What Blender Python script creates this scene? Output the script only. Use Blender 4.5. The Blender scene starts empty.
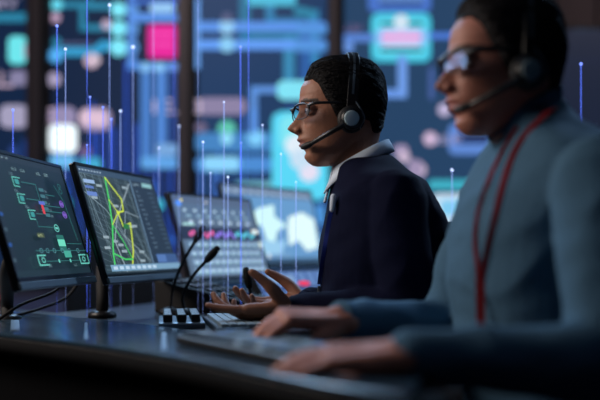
import bpy, math, random
import numpy as np
from mathutils import Vector, Matrix, noise
from mathutils.bvhtree import BVHTree
random.seed(7)
C = bpy.context.scene.collection
PI = math.pi
HC = .89                      # camera height; desk top at .72
DZ = .72

# ------------------------------------------------------------------ materials
def lin(c):
    c = c / 255.0
    return c / 12.92 if c <= .04045 else ((c + .055) / 1.055) ** 2.4
def S(r, g, b): return (lin(r), lin(g), lin(b), 1)
def setin(b, name, v):
    if name in b.inputs: b.inputs[name].default_value = v
def pm(name, col, rough=.5, metal=0, bump=0, bscale=60, var=0, spec=.5, sss=0, stretch=(1, 1, 1), coat=0, sheen=0):
    m = bpy.data.materials.new(name); m.use_nodes = True
    nt = m.node_tree; b = nt.nodes['Principled BSDF']
    b.inputs['Base Color'].default_value = col
    b.inputs['Roughness'].default_value = rough
    b.inputs['Metallic'].default_value = metal
    setin(b, 'Specular IOR Level', spec); setin(b, 'Coat Weight', coat); setin(b, 'Sheen Weight', sheen)
    if sss:
        setin(b, 'Subsurface Weight', sss); setin(b, 'Subsurface Radius', (.012, .005, .003)); setin(b, 'Subsurface Scale', 1.0)
    if bump or var:
        tc = nt.nodes.new('ShaderNodeTexCoord'); mp = nt.nodes.new('ShaderNodeMapping')
        mp.inputs['Scale'].default_value = stretch
        nt.links.new(tc.outputs['Object'], mp.inputs['Vector'])
        nz = nt.nodes.new('ShaderNodeTexNoise'); nz.inputs['Scale'].default_value = bscale; nz.inputs['Detail'].default_value = 6
        nt.links.new(mp.outputs['Vector'], nz.inputs['Vector'])
        if bump:
            bp = nt.nodes.new('ShaderNodeBump'); bp.inputs['Strength'].default_value = bump; bp.inputs['Distance'].default_value = .004
            nt.links.new(nz.outputs['Fac'], bp.inputs['Height']); nt.links.new(bp.outputs['Normal'], b.inputs['Normal'])
        if var:
            mx = nt.nodes.new('ShaderNodeMixRGB'); mx.blend_type = 'MIX'
            mx.inputs['Color1'].default_value = tuple(c * (1 - var) for c in col[:3]) + (1,)
            mx.inputs['Color2'].default_value = tuple(min(1, c * (1 + var)) for c in col[:3]) + (1,)
            nt.links.new(nz.outputs['Fac'], mx.inputs['Fac']); nt.links.new(mx.outputs['Color'], b.inputs['Base Color'])
    return m
_em = {}
def em(r, g, b, st=1.0):
    k = (r, g, b, st)
    if k not in _em:
        m = bpy.data.materials.new('screen_light'); m.use_nodes = True
        n = m.node_tree.nodes['Principled BSDF']
        n.inputs['Base Color'].default_value = (.01, .01, .012, 1); n.inputs['Roughness'].default_value = .45; setin(n, 'Specular IOR Level', .2)
        n.inputs['Emission Color'].default_value = S(r, g, b); n.inputs['Emission Strength'].default_value = st
        _em[k] = m
    return _em[k]
def skin_mat(name, col, lip, hair, rough=.56):
    m = pm(name, col, rough, 0, .25, 180, 0, .5, .08)
    nt = m.node_tree; b = nt.nodes['Principled BSDF']
    at = nt.nodes.new('ShaderNodeVertexColor'); at.layer_name = 'zones'
    sp = nt.nodes.new('ShaderNodeSeparateColor'); nt.links.new(at.outputs['Color'], sp.inputs['Color'])
    nz = nt.nodes.new('ShaderNodeTexNoise'); nz.inputs['Scale'].default_value = 28; nz.inputs['Detail'].default_value = 5
    m0 = nt.nodes.new('ShaderNodeMixRGB'); m0.inputs['Color1'].default_value = tuple(c * .86 for c in col[:3]) + (1,)
    m0.inputs['Color2'].default_value = (min(1, col[0] * 1.16), col[1] * 1.08, col[2] * 1.05, 1); nt.links.new(nz.outputs['Fac'], m0.inputs['Fac'])
    m1 = nt.nodes.new('ShaderNodeMixRGB'); m1.inputs['Color2'].default_value = lip
    m2 = nt.nodes.new('ShaderNodeMixRGB'); m2.inputs['Color2'].default_value = hair
    nt.links.new(m0.outputs['Color'], m1.inputs['Color1']); nt.links.new(sp.outputs['Red'], m1.inputs['Fac'])
    nt.links.new(m1.outputs['Color'], m2.inputs['Color1']); nt.links.new(sp.outputs['Green'], m2.inputs['Fac'])
    nt.links.new(m2.outputs['Color'], b.inputs['Base Color'])
    return m
def glass_mat(name, tint):
    m = bpy.data.materials.new(name); m.use_nodes = True; nt = m.node_tree
    out = nt.nodes['Material Output']; nt.nodes.remove(nt.nodes['Principled BSDF'])
    tr = nt.nodes.new('ShaderNodeBsdfTransparent'); tr.inputs['Color'].default_value = tint
    gl = nt.nodes.new('ShaderNodeBsdfGlossy'); gl.inputs['Roughness'].default_value = .03; gl.inputs['Color'].default_value = (.30, .50, 1, 1)
    fr = nt.nodes.new('ShaderNodeFresnel'); fr.inputs['IOR'].default_value = 1.45
    mx = nt.nodes.new('ShaderNodeMixShader')
    nt.links.new(fr.outputs['Fac'], mx.inputs['Fac']); nt.links.new(tr.outputs[0], mx.inputs[1]); nt.links.new(gl.outputs[0], mx.inputs[2])
    nt.links.new(mx.outputs[0], out.inputs['Surface'])
    return m

M = dict(
    black=pm('black_plastic', S(14, 16, 20), .38),
    matte=pm('matte_black', S(9, 10, 13), .75, bump=.1, bscale=200),
    bezel=pm('bezel_plastic', S(12, 15, 20), .28),
    strip=pm('grey_strip', S(104, 118, 128), .4),
    silver=pm('brushed_silver', S(150, 165, 175), .3, .9, bump=.05, bscale=300, stretch=(1, 1, 8)),
    darkmetal=pm('dark_metal', S(40, 44, 52), .35, .8),
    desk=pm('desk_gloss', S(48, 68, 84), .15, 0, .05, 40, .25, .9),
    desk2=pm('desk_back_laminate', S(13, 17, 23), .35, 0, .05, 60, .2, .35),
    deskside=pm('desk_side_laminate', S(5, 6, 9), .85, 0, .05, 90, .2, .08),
    floor=pm('dark_carpet', S(22, 24, 32), .95, 0, .4, 300, .3, .1),
    wall=pm('dark_wall_paint', S(30, 36, 52), .8, 0, .08, 80, .1, .2),
    brown=pm('brown_wall_panel', S(72, 62, 68), .7, 0, .1, 30, .2, .2),
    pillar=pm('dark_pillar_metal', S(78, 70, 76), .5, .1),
    pillaredge=pm('pillar_dark_side', S(10, 12, 20), .6, .1),
    ceil=pm('ceiling_paint', S(30, 34, 44), .9, 0, .05, 50),
    fabric=pm('chair_fabric', S(16, 18, 24), .9, 0, .3, 400),
    navy=pm('navy_wool', S(9, 15, 42), .9, 0, .3, 520, .2, .12),
    teal=pm('teal_knit', S(76, 112, 138), .9, 0, .5, 380, .18, .15, stretch=(1, 1, .35)),
    shirt=pm('pale_shirt_cotton', S(214, 228, 244), .8, 0, .15, 300),
    trousers=pm('dark_trousers', S(16, 18, 26), .9, 0, .3, 300),
    shoe=pm('shoe_leather', S(14, 13, 14), .35),
    hairb=pm('black_hair', S(8, 7, 10), .7, 0, 1.0, 150, .4, .15, stretch=(1, .9, 1.3)),
    hairbr=pm('dark_brown_hair', S(17, 14, 18), .7, 0, 1.0, 150, .4, .2, stretch=(1, .9, 1.3)),
    eyew=pm('eye_white', S(190, 185, 180), .15), iris=pm('dark_iris', S(25, 16, 12), .1),
    red=pm('red_ribbon', S(172, 24, 34), .65, 0, .2, 500),
    blue=pm('blue_ribbon', S(25, 52, 150), .6, 0, .2, 500),
    cup=pm('red_ceramic', S(205, 30, 30), .3),
    cushion=pm('ear_cushion', S(12, 13, 16), .6),
    plate=pm('ear_cup_plate', S(176, 200, 208), .45),
    plate2=pm('dark_ear_cup_plate', S(112, 134, 142), .45, .1),
    key=pm('pale_key', S(150, 168, 178), .45), keyd=pm('black_key', S(18, 20, 24), .3),
    keyblue=pm('blue_key', S(60, 110, 170), .4),
    glass=glass_mat('lens_glass', (.82, .86, .95, 1)),
    lilac=pm('lilac_counter', S(84, 88, 124), .5),
    skin1=skin_mat('brown_skin', S(158, 108, 84), S(140, 82, 74), S(18, 13, 12)),
    skin2=skin_mat('fair_skin', S(184, 122, 102), S(176, 100, 92), S(30, 22, 20)),
)

# ------------------------------------------------------------------ mesh builder
class MB:
    def __init__(s): s.v = []; s.f = []; s.m = []; s.mi = 0
    def add(s, vs, fs):
        o = len(s.v); s.v += [tuple(p) for p in vs]
        for f in fs: s.f.append(tuple(i + o for i in f)); s.m.append(s.mi)
        return s
    def box(s, c, d, rz=0, mat=None):
        R = mat or Matrix.Rotation(rz, 3, 'Z'); c = Vector(c)
        vs = [c + R @ Vector((x * d[0] / 2, y * d[1] / 2, z * d[2] / 2)) for x in (-1, 1) for y in (-1, 1) for z in (-1, 1)]
        return s.add(vs, [(0, 1, 3, 2), (4, 6, 7, 5), (0, 4, 5, 1), (2, 3, 7, 6), (0, 2, 6, 4), (1, 5, 7, 3)])
    def rings(s, R, closed=False, cap=True):
        n = len(R[0]); vs = [p for r in R for p in r]; fs = []
        k = len(R)
        for i in range(k if closed else k - 1):
            j = (i + 1) % k
            for a in range(n):
                b = (a + 1) % n; fs.append((i * n + a, i * n + b, j * n + b, j * n + a))
        if cap and not closed:
            fs.append(tuple(range(n - 1, -1, -1))); fs.append(tuple((k - 1) * n + a for a in range(n)))
        return s.add(vs, fs)
    def tube(s, pts, rad, n=14, sub=4, flat=1.0, up=None, roundcap=True):
        P, R = spline(pts, rad, sub)
        if roundcap:
            a = (P[0] - P[1]).normalized(); b = (P[-1] - P[-2]).normalized()
            P = [P[0] + a * R[0] * .9, P[0] + a * R[0] * .6] + P + [P[-1] + b * R[-1] * .6, P[-1] + b * R[-1] * .9]
            R = [R[0] * .4, R[0] * .8] + R + [R[-1] * .8, R[-1] * .4]
        rings = []; u = Vector(up) if up else None
        for i, p in enumerate(P):
            t = (P[min(i + 1, len(P) - 1)] - P[max(i - 1, 0)]).normalized()
            if u is None: u = t.orthogonal().normalized()
            w = (u - t * u.dot(t))
            u2 = w.normalized() if w.length > 1e-6 else t.orthogonal().normalized()
            if not up: u = u2
            v = t.cross(u2)
            rings.append([p + (u2 * math.cos(2 * PI * a / n) * flat + v * math.sin(2 * PI * a / n)) * R[i] for a in range(n)])
        return s.rings(rings)
    def ribbon(s, pts, w, th, side, sub=4):
        """flat band through pts; side(i) gives width direction"""
        P, _ = spline(pts, [1] * len(pts), sub); rings = []
        for i, p in enumerate(P):
            t = (P[min(i + 1, len(P) - 1)] - P[max(i - 1, 0)]).normalized()
            a = Vector(side); a = (a - t * a.dot(t)).normalized(); nrm = t.cross(a)
            rings.append([p + a * w / 2 + nrm * th / 2, p - a * w / 2 + nrm * th / 2, p - a * w / 2 - nrm * th / 2, p + a * w / 2 - nrm * th / 2])
        return s.rings(rings)
    def ell(s, c, r, mat=None, nu=20, nv=12):
        c = Vector(c); Rm = mat or Matrix.Identity(3); rg = []
        for i in range(nv + 1):
            t = PI * (i + .02) / (nv + .04)
            rg.append([c + Rm @ Vector((r[0] * math.sin(t) * math.cos(2 * PI * a / nu), r[1] * math.sin(t) * math.sin(2 * PI * a / nu), r[2] * math.cos(t))) for a in range(nu)])
        return s.rings(rg[::-1])
    def lathe(s, prof, c=(0, 0, 0), mat=None, n=32):
        c = Vector(c); Rm = mat or Matrix.Identity(3)
        return s.rings([[c + Rm @ Vector((r * math.cos(2 * PI * a / n), r * math.sin(2 * PI * a / n), z)) for a in range(n)] for r, z in prof])
    def build(s, name, mats, parent=None, smooth=False, bevel=0, segs=2, local=None):
        me = bpy.data.meshes.new(name); vs = s.v
        if local is not None:
            inv = local.inverted(); vs = [inv @ Vector(p) for p in vs]
        me.from_pydata([tuple(p) for p in vs], [], s.f)
        if not isinstance(mats, (list, tuple)): mats = [mats]
        for m in mats: me.materials.append(m)
        me.polygons.foreach_set('material_index', s.m)
        me.polygons.foreach_set('use_smooth', [smooth] * len(s.f)); me.update()
        o = bpy.data.objects.new(name, me); C.objects.link(o)
        if parent is not None: o.parent = parent
        if bevel:
            b = o.modifiers.new('b', 'BEVEL'); b.width = bevel; b.segments = segs; b.limit_method = 'ANGLE'; b.angle_limit = R_(40)
        return o
def R_(d): return math.radians(d)
def spline(pts, rad, sub):
    P = [Vector(p) for p in pts]
    if not hasattr(rad, '__len__'): rad = [rad] * len(P)
    if sub <= 1 or len(P) < 3: return P, list(rad)
    out = []; ro = []
    for i in range(len(P) - 1):
        p0 = P[max(i - 1, 0)]; p1 = P[i]; p2 = P[i + 1]; p3 = P[min(i + 2, len(P) - 1)]
        for k in range(sub):
            t = k / sub
            out.append(.5 * ((2 * p1) + (p2 - p0) * t + (2 * p0 - 5 * p1 + 4 * p2 - p3) * t * t + (3 * p1 - p0 - 3 * p2 + p3) * t ** 3))
            tt = t * t * (3 - 2 * t); ro.append(rad[i] * (1 - tt) + rad[i + 1] * tt)
    out.append(P[-1]); ro.append(rad[-1])
    return out, ro
def tag(o, label=None, cat=None, group=None, kind=None):
    if label: o['label'] = label
    if cat: o['category'] = cat
    if group: o['group'] = group
    if kind: o['kind'] = kind
    return o
def empty(name, loc, rz=0, label=None, cat=None, group=None):
    o = bpy.data.objects.new(name, None); C.objects.link(o); o.location = loc; o.rotation_euler = (0, 0, rz)
    o.empty_display_size = .05
    return tag(o, label, cat, group)
def copy_tree(o, parent=None):
    c = o.copy(); C.objects.link(c); c.parent = parent
    for ch in list(o.children): copy_tree(ch, c)
    return c
def struct(o): o['kind'] = 'structure'; return o
def remesh(mb, name, voxel, smooth=4, parent=None, mats=None, fold=None, fac=.5):
    o = mb.build(name, mats or [])
    r = o.modifiers.new('r', 'REMESH'); r.mode = 'VOXEL'; r.voxel_size = voxel; r.use_smooth_shade = True
    if smooth:
        s = o.modifiers.new('s', 'SMOOTH'); s.factor = fac; s.iterations = smooth
    dg = bpy.context.evaluated_depsgraph_get(); dg.update()
    me = bpy.data.meshes.new_from_object(o.evaluated_get(dg))
    o.modifiers.clear(); old = o.data; o.data = me; bpy.data.meshes.remove(old); me.name = name
    me.materials.clear()
    for m in (mats if isinstance(mats, (list, tuple)) else [mats]): me.materials.append(m)
    me.polygons.foreach_set('use_smooth', [True] * len(me.polygons))
    if fold:
        n = len(me.vertices); co = np.empty(n * 3); me.vertices.foreach_get('co', co); co = co.reshape(-1, 3)
        no = np.empty(n * 3); me.vertex_normals.foreach_get('vector', no); no = no.reshape(-1, 3)
        d = np.array([fold(p) for p in co]); co = co + no * d[:, None]
        me.vertices.foreach_set('co', co.ravel()); me.update()
    if parent is not None: o.parent = parent
    return o

# ------------------------------------------------------------------ room shell
def shell(name, c, d, mat): return struct(MB().box(c, d).build(name, mat))
shell('floor', (0, 2.4, -.05), (8.2, 9, .1), M['floor'])
shell('ceiling', (0, 2.4, 3.15), (8.2, 9, .1), M['ceil'])
shell('wall_back', (0, 6.75, 1.55), (8.2, .1, 3.1), M['wall'])
shell('wall_left', (-4.05, 2.4, 1.55), (.1, 8.8, 3.1), M['wall'])
shell('wall_right', (4.05, 2.4, 1.55), (.1, 8.8, 3.1), M['wall'])
shell('wall_front', (0, -2.05, 1.55), (8.2, .1, 3.1), M['wall'])
b = MB()
for i in range(9): b.box((1.55 + i * .28, 6.66, 1.55), (.265, .06, 3.08))
struct(b.build('trim_1', M['brown'], bevel=.004))

# ------------------------------------------------------------------ screen graphics
class Art:
    """flat lit graphics on one plane; to3(x, y, layer) maps plane coordinates to space"""
    def __init__(s, to3): s.to3 = to3; s.b = MB(); s.mats = []; s.layer = 0
    def poly(s, pts, col):
        m = em(*col)
        if m not in s.mats: s.mats.append(m)
        s.b.mi = s.mats.index(m); s.layer += 1
        s.b.add([s.to3(x, y, s.layer) for x, y in pts], [tuple(range(len(pts)))])
    def rect(s, x0, y0, x1, y1, col): s.poly([(x0, y0), (x1, y0), (x1, y1), (x0, y1)], col)
    def rr(s, x0, y0, x1, y1, r, col, n=6):
        sx = 1 if x1 > x0 else -1; sy = 1 if y1 > y0 else -1; p = []
        for cx, cy, a0 in ((x1 - sx * r, y1 - sy * r, 0), (x0 + sx * r, y1 - sy * r, 90), (x0 + sx * r, y0 + sy * r, 180), (x1 - sx * r, y0 + sy * r, 270)):
            for k in range(n + 1):
                a = R_(a0 + 90 * k / n); p.append((cx + sx * r * math.cos(a), cy + sy * r * math.sin(a)))
        s.poly(p, col)
    def disc(s, x, y, r, col, n=20): s.poly([(x + r * math.cos(2 * PI * k / n), y + r * math.sin(2 * PI * k / n)) for k in range(n)], col)
    def ring(s, x, y, r, w, col, n=20):
        p = [(x + r * math.cos(2 * PI * k / n), y + r * math.sin(2 * PI * k / n)) for k in range(n + 1)]; s.line(p, w, col)
    def line(s, pts, w, col):
        m = em(*col)
        if m not in s.mats: s.mats.append(m)
        s.b.mi = s.mats.index(m); s.layer += 1
        for (x0, y0), (x1, y1) in zip(pts, pts[1:]):
            L = math.hypot(x1 - x0, y1 - y0) or 1e-6; nx, ny = -(y1 - y0) / L * w / 2, (x1 - x0) / L * w / 2
            ex, ey = (x1 - x0) / L * w / 2 * .9, (y1 - y0) / L * w / 2 * .9
            s.b.add([s.to3(*q, s.layer) for q in ((x0 - ex + nx, y0 - ey + ny), (x1 + ex + nx, y1 + ey + ny), (x1 + ex - nx, y1 + ey - ny), (x0 - ex - nx, y0 - ey - ny))], [(0, 1, 2, 3)])
    def box(s, x0, y0, x1, y1, w, col): s.line([(x0, y0), (x1, y0), (x1, y1), (x0, y1), (x0, y0)], w, col)
    def glyphs(s, x, y, h, n, col, rnd=None):
        rnd = rnd or random; w = h * .55; up = h
        for k in range(n):
            X = x + k * h * .8; st = abs(h) * .17
            c = rnd.choice('lnoeztc')
            if c in 'lnoec': s.line([(X, y), (X, y + up)], st, col)
            if c in 'noz': s.line([(X, y + up), (X + w, y + up)], st, col)
            if c in 'no': s.line([(X + w, y), (X + w, y + up)], st, col)
            if c in 'oeczl': s.line([(X, y), (X + w, y)], st, col)
            if c in 'ez': s.line([(X, y + up / 2), (X + w, y + up / 2)], st, col)
            if c in 't': s.line([(X + w / 2, y), (X + w / 2, y + up)], st, col); s.line([(X, y + up * .8), (X + w, y + up * .8)], st, col)
    def build(s, name, parent=None): return s.b.build(name, s.mats, parent)

WY = 6.0
def W(px, py): return ((px - 300) * .001 * WY, HC + (250 - py) * .001 * WY)
def wall_panel(label, x0, x1, y0, y1, bg, draw, wy=WY):
    X0, Z1 = W(x0, y0); X1, Z0 = W(x1, y1)
    e = empty('video_wall_panel', ((X0 + X1) / 2, wy + .05, Z0), 0, label, 'display', 'video wall screens')
    ox, oy, oz = (X0 + X1) / 2, wy + .05, Z0
    L = lambda x, y, z: (x - ox, y - oy, z - oz)
    b = MB().box(L((X0 + X1) / 2, wy + .05, (Z0 + Z1) / 2), (X1 - X0, .09, Z1 - Z0)); b.build('cabinet', M['black'], e)
    b = MB()
    for (a, c_, d, f) in ((X0, Z0, X1, Z0 + .02), (X0, Z1 - .02, X1, Z1), (X0, Z0, X0 + .012, Z1), (X1 - .012, Z0, X1, Z1)):
        b.box(L((a + d) / 2, wy, (c_ + f) / 2), (d - a, .02, f - c_))
    b.build('frame', M['matte'], e)
    A = Art(lambda px, py, l: L((px - 300) * .006, wy - .0005 - l * .0004, HC + (250 - py) * .006))
    p0, l0 = A.poly, A.line     # cool white balance of the wall screens
    bc = lambda c: c if c[2] < c[0] * 1.3 else (int(c[0] * .86), min(255, int(c[1] * 1.05)), min(255, int(c[2] * 1.03))) + tuple(c[3:])
    A.poly = lambda pts, c: p0(pts, bc(c)); A.line = lambda pts, w, c: l0(pts, w, bc(c))
    A.rect(x0 + 1, y1 - 2, x1 - 1, y0 + 2, bg)
    draw(A); A.build('screen', e)
    # video walls stand on a plinth
    MB().box(L((X0 + X1) / 2, wy + .05, (Z0) / 2), (X1 - X0 - .1, .07, Z0)).build('plinth', M['matte'], e)
    return e
BG = (24, 42, 78)
BL = (110, 146, 232); CY = (120, 206, 232); CYD = (52, 124, 160); WH = (225, 238, 255); PK = (214, 188, 214); TX = (178, 172, 205)
def d0(A):      # far left strip
    A.rr(-60, 13, 29, 22, 4, CYD); A.rr(8, 36, 27, 64, 6, (130, 220, 232)); A.rr(24, 44, 29.5, 58, 2, PK)
    A.glyphs(-8, 0, 7, 5, TX); A.glyphs(12, 86, -13, 2, PK); A.rr(10, 71, 29, 86, 6, (135, 130, 165))
    A.rr(0, 105, 29, 128, 8, (165, 160, 190)); A.line([(14, 150), (14, 260)], 8, (50, 66, 130)); A.line([(-30, 180), (10, 180), (10, 220)], 5, BL)
    A.rect(22, 140, 28, 250, (38, 58, 120))
def d1(A):
    r = random.Random(3)
    for k in range(14): x = 54 + k * 9.2 + r.uniform(-3, 3); A.line([(x, r.uniform(60, 150)), (x, 260)], r.uniform(1, 3), (48, 78, 190))
    A.line([(52, 5), (83, 5), (83, 28), (115, 28)], 6.5, CYD); A.line([(83, 5), (118, 6)], 6, CYD); A.line([(90, 0), (90, 8), (118, 8)], 4, CYD)
    A.line([(56, 52), (95, 52), (103, 46), (118, 46)], 9, (64, 150, 200)); A.line([(62, 44), (92, 44)], 2.5, (100, 90, 130))
    A.disc(57, 5, 6, CY); A.disc(56, 18, 5, (190, 160, 190)); A.disc(57, 42, 4.5, CYD); A.disc(56, 56, 7, (100, 170, 240))
    for y, r_ in ((10, 7.5), (29, 8), (48, 8.5)): A.disc(119, y, r_, (150, 226, 250)); A.disc(132.5, y, 6, (130, 168, 235))
    A.disc(107, 25, 5, (190, 170, 195)); A.disc(92, 61, 7.5, (205, 180, 200)); A.disc(96, 60, 5, (215, 195, 210))
    A.line([(132, 0), (132, 66), (142, 67), (176, 67)], 8, (100, 136, 215)); A.line([(134, 18), (177, 18)], 9, (104, 140, 226)); A.line([(134, 2), (177, 2)], 6, (70, 100, 190))
    A.rr(150, 4, 175, 13, 4, (180, 196, 240)); A.disc(146, 68, 5, (160, 190, 240)); A.disc(160, 68, 5, (165, 195, 245)); A.disc(174, 68, 4, (130, 150, 230))
    A.rr(148, 25, 177, 59, 4, (214, 30, 140)); A.rr(150, 27, 175, 57, 4, (236, 34, 158)); A.line([(153, 35), (172, 35)], 2, (250, 90, 190)); A.line([(153, 45), (172, 45)], 2, (250, 90, 190))
    A.rect(141, 72, 152, 165, (84, 120, 196)); A.rect(156, 72, 167, 165, (92, 128, 205)); A.line([(174, 72), (174, 160)], 2.5, (60, 90, 180))
    A.rr(141, 157, 178, 169, 4, (112, 158, 225)); A.rr(157, 144, 178, 156, 4, (140, 160, 215))
    A.disc(55, 80, 7, (170, 160, 190))
    A.rr(50, 107, 77, 126, 8, (150, 140, 178)); A.glyphs(53, 123, -13, 2, PK); A.rr(80, 108, 112, 131, 9, (165, 150, 182)); A.disc(88, 118, 8, (225, 195, 215)); A.disc(100, 119, 8, (225, 195, 215))
    A.rr(50, 125, 78, 153, 6, (235, 248, 255, 1.25)); A.rr(51, 155, 76, 168, 5, (130, 180, 235)); A.rr(80, 158, 102, 172, 5, (80, 165, 205)); A.disc(86, 152, 6, (110, 90, 130))
    A.disc(62, 205, 10, (60, 170, 210)); A.line([(66, 190), (66, 300)], 5, (40, 90, 200)); A.line([(155, 185), (155, 240), (175, 240)], 6, (48, 84, 170))
    A.disc(158, 205, 6, (80, 190, 220)); A.rr(110, 290, 170, 300, 3, (60, 110, 170))
def d2(A):
    r = random.Random(5)
    for k in range(12): x = 200 + k * 11 + r.uniform(-3, 3); A.line([(x, r.uniform(90, 190)), (x, 280)], r.uniform(1, 2.5), (78, 112, 205))
    A.line([(245, -30), (245, 37), (300, 38)], 11, (46, 110, 150)); A.line([(289, 40), (289, 90)], 11, (64, 130, 175)); A.line([(313, 15), (313, 60)], 11, (64, 130, 185)); A.line([(270, 0), (270, 23), (300, 23)], 9, (58, 120, 170)); A.line([(298, 11), (312, 14)], 9, CYD)
    A.rr(248, -5, 296, 6, 4, (90, 180, 214)); A.rect(300, 22, 311, 80, (50, 90, 160))
    A.rr(196, 22, 327, 32, 5, (104, 140, 226)); A.rr(196, 40, 327, 50, 5, (112, 150, 238)); A.rr(296, 25, 327, 35, 4, (96, 140, 214)); A.rr(294, 42, 327, 52, 4, (96, 140, 214))
    A.disc(227, 27, 7.5, (170, 196, 240)); A.disc(227, 45, 7.5, (160, 196, 240)); A.disc(227, 18, 5, (100, 90, 130)); A.line([(198, 0), (198, 68)], 3.5, (130, 165, 245))
    A.line([(254, 130), (254, 90), (285, 90)], 7, (110, 140, 215)); A.rr(277, 81, 312, 100, 7, (150, 218, 240))
    A.rr(196, 98, 247, 115, 8, (140, 130, 165)); A.glyphs(200, 113, -12, 5, (215, 195, 215)); A.disc(201, 128, 6, (110, 100, 130))
    A.disc(227, 130, 9, (110, 190, 170)); A.rr(196, 133, 275, 152, 5, (80, 126, 190)); A.disc(256, 138, 8, (150, 200, 250)); A.disc(227, 139, 6, (170, 215, 245))
    A.rr(196, 157, 272, 172, 5, (88, 134, 205)); A.rr(203, 157, 240, 171, 6, (165, 205, 250)); A.rr(235, 182, 275, 195, 4, (130, 170, 190))
    A.rr(272, 112, 328, 200, 10, (104, 206, 240)); A.rr(280, 116, 322, 150, 9, (150, 220, 238)); A.disc(296, 146, 11, (225, 238, 250)); A.disc(309, 172, 10, (230, 225, 245)); A.disc(300, 160, 10, (200, 225, 245)); A.line([(254, 112), (254, 132)], 6, BL)
    A.rr(200, 205, 325, 225, 5, (90, 140, 210)); A.rr(200, 235, 325, 262, 5, (110, 160, 215)); A.rr(205, 275, 320, 282, 3, (60, 90, 160))
def d3(A):
    A.rr(368, -30, 431, 12, 6, (84, 110, 195)); A.rr(378, -20, 424, 2, 4, (120, 140, 210)); A.line([(381, 3), (421, 3)], 3, (16, 30, 60))
    A.rr(371, 13, 431, 62, 8, (82, 190, 222)); A.rr(376, 18, 426, 57, 6, (110, 205, 232)); A.line([(382, 24), (421, 24)], 3, (14, 30, 52)); A.line([(382, 50), (421, 50)], 3, (14, 30, 52))
    A.rr(376, 29, 427, 46, 5, (170, 190, 245)); A.rr(382, 30, 420, 46, 4, (220, 200, 245)); A.line([(382, 37), (421, 37)], 2.2, (236, 90, 190)); A.disc(401, 22, 7.5, (210, 230, 245))
    A.line([(348, 48), (348, 38), (371, 38)], 8, (104, 126, 205)); A.disc(348, 47, 6, (120, 140, 215)); A.line([(431, 36), (492, 36)], 6, (92, 120, 215)); A.glyphs(352, 31, -6, 3, (120, 100, 140)); A.glyphs(360, 31, -6, 2, (120, 100, 140))
    A.line([(402, 60), (402, 94), (380, 94)], 9, (122, 144, 222)); A.rr(398, 60, 407, 97, 3, (130, 150, 226))
    A.disc(430, 139, 7, (205, 180, 210)); A.rr(394, 145, 408, 158, 5, (165, 150, 185)); A.disc(418, 170, 8, (200, 180, 205)); A.disc(404, 157, 6, (200, 180, 205)); A.disc(444, 110, 6.5, (190, 180, 215)); A.rr(408, 160, 422, 178, 5, (160, 145, 180))
    A.rr(448, 124, 492, 155, 7, (110, 130, 205)); A.rr(456, 134, 488, 144, 3, (50, 60, 110)); A.glyphs(459, 143, -7, 5, (170, 165, 205))
    A.rr(428, 180, 492, 190, 4, (74, 166, 190)); A.rr(432, 194, 492, 226, 5, (200, 226, 246)); A.rr(440, 200, 470, 216, 3, (150, 195, 235))
    A.rr(352, 120, 372, 140, 5, (70, 90, 150)); A.rr(345, 200, 420, 240, 5, (80, 120, 190)); A.rr(428, 68, 434, 100, 2, (80, 90, 150))
wall_panel('tall video wall screen at the far left edge with cyan rounded square', -60, 30, -60, 320, (22, 36, 66), d0)
wall_panel('tall blue video wall screen with the magenta square graphic', 50, 179, -60, 320, (21, 35, 64), d1)
wall_panel('tall blue video wall screen behind the face of the man in navy', 196, 329, -60, 320, (32, 56, 96), d2)
wall_panel('tall blue video wall screen with cyan card graphic between the two men', 342, 493, -60, 320, (42, 63, 98), d3)
def d4(A):
    A.line([(512, 40), (548, 40)], 2, (40, 50, 90)); A.line([(575, 30), (600, 29), (640, 29)], 1.4, (60, 66, 92))
    A.rect(512, 60, 640, 61.5, (30, 34, 62))
wall_panel('dim dark navy video wall screen at the far right behind grey-blue sweater', 509, 645, 26, 320, (30, 33, 54), d4)
def pillar(px0, px1, label):
    X0 = W(px0, 0)[0]; X1 = W(px1, 0)[0]
    e = empty('pillar', ((X0 + X1) / 2, WY - .03, 0), 0, label, 'pillar', 'dark pillars between the video wall screens')
    w = X1 - X0
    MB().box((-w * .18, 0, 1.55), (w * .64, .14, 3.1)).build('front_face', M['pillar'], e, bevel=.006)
    MB().box((w * .32, .02, 1.55), (w * .34, .12, 3.1)).build('side_channel', M['pillaredge'], e, bevel=.004)  # darker right part of the two-tone pillar
pillar(30, 50, 'dark brown-grey pillar left of the screen with the magenta square')
pillar(179, 196, 'dark pillar right of the screen with the magenta square')
pillar(329, 342, 'slim dark pillar above the head of the man in navy')
pillar(493, 509, 'dark pillar hidden behind the head of the man in grey-blue')

# ------------------------------------------------------------------ desk
near = [(-1.5, 3.0), (-1.05, 2.46), (-.8, 2.18), (-.585, 1.95), (-.34, 1.70), (-.164, 1.49), (-.073, 1.355), (.002, 1.24), (.047, 1.18), (.12, 1.10)]
user = [(.17, 1.12), (.18, 1.3), (.16, 1.6), (.06, 1.9), (.02, 2.1), (.02, 2.5), (.1, 2.9), (.3, 3.4), (.5, 3.9)]
far = [(.5, 4.5), (-.1, 4.3), (-.38, 3.5), (-.56, 2.95), (-.66, 2.72), (-.9, 2.97), (-1.3, 3.45)]
NS, _ = spline([(x, y, 0) for x, y in near], 1, 4); US, _ = spline([(x, y, 0) for x, y in user], 1, 4)
poly = [(p.x, p.y) for p in NS] + [(p.x, p.y) for p in US] + far
desk = empty('control_desk', (-.2, 2.3, 0), 0, 'long curved glossy dark control room desk carrying the monitors and keyboards', 'desk')
DL = Matrix.Translation((-.2, 2.3, 0))
b = MB(); n = len(poly)
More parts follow.
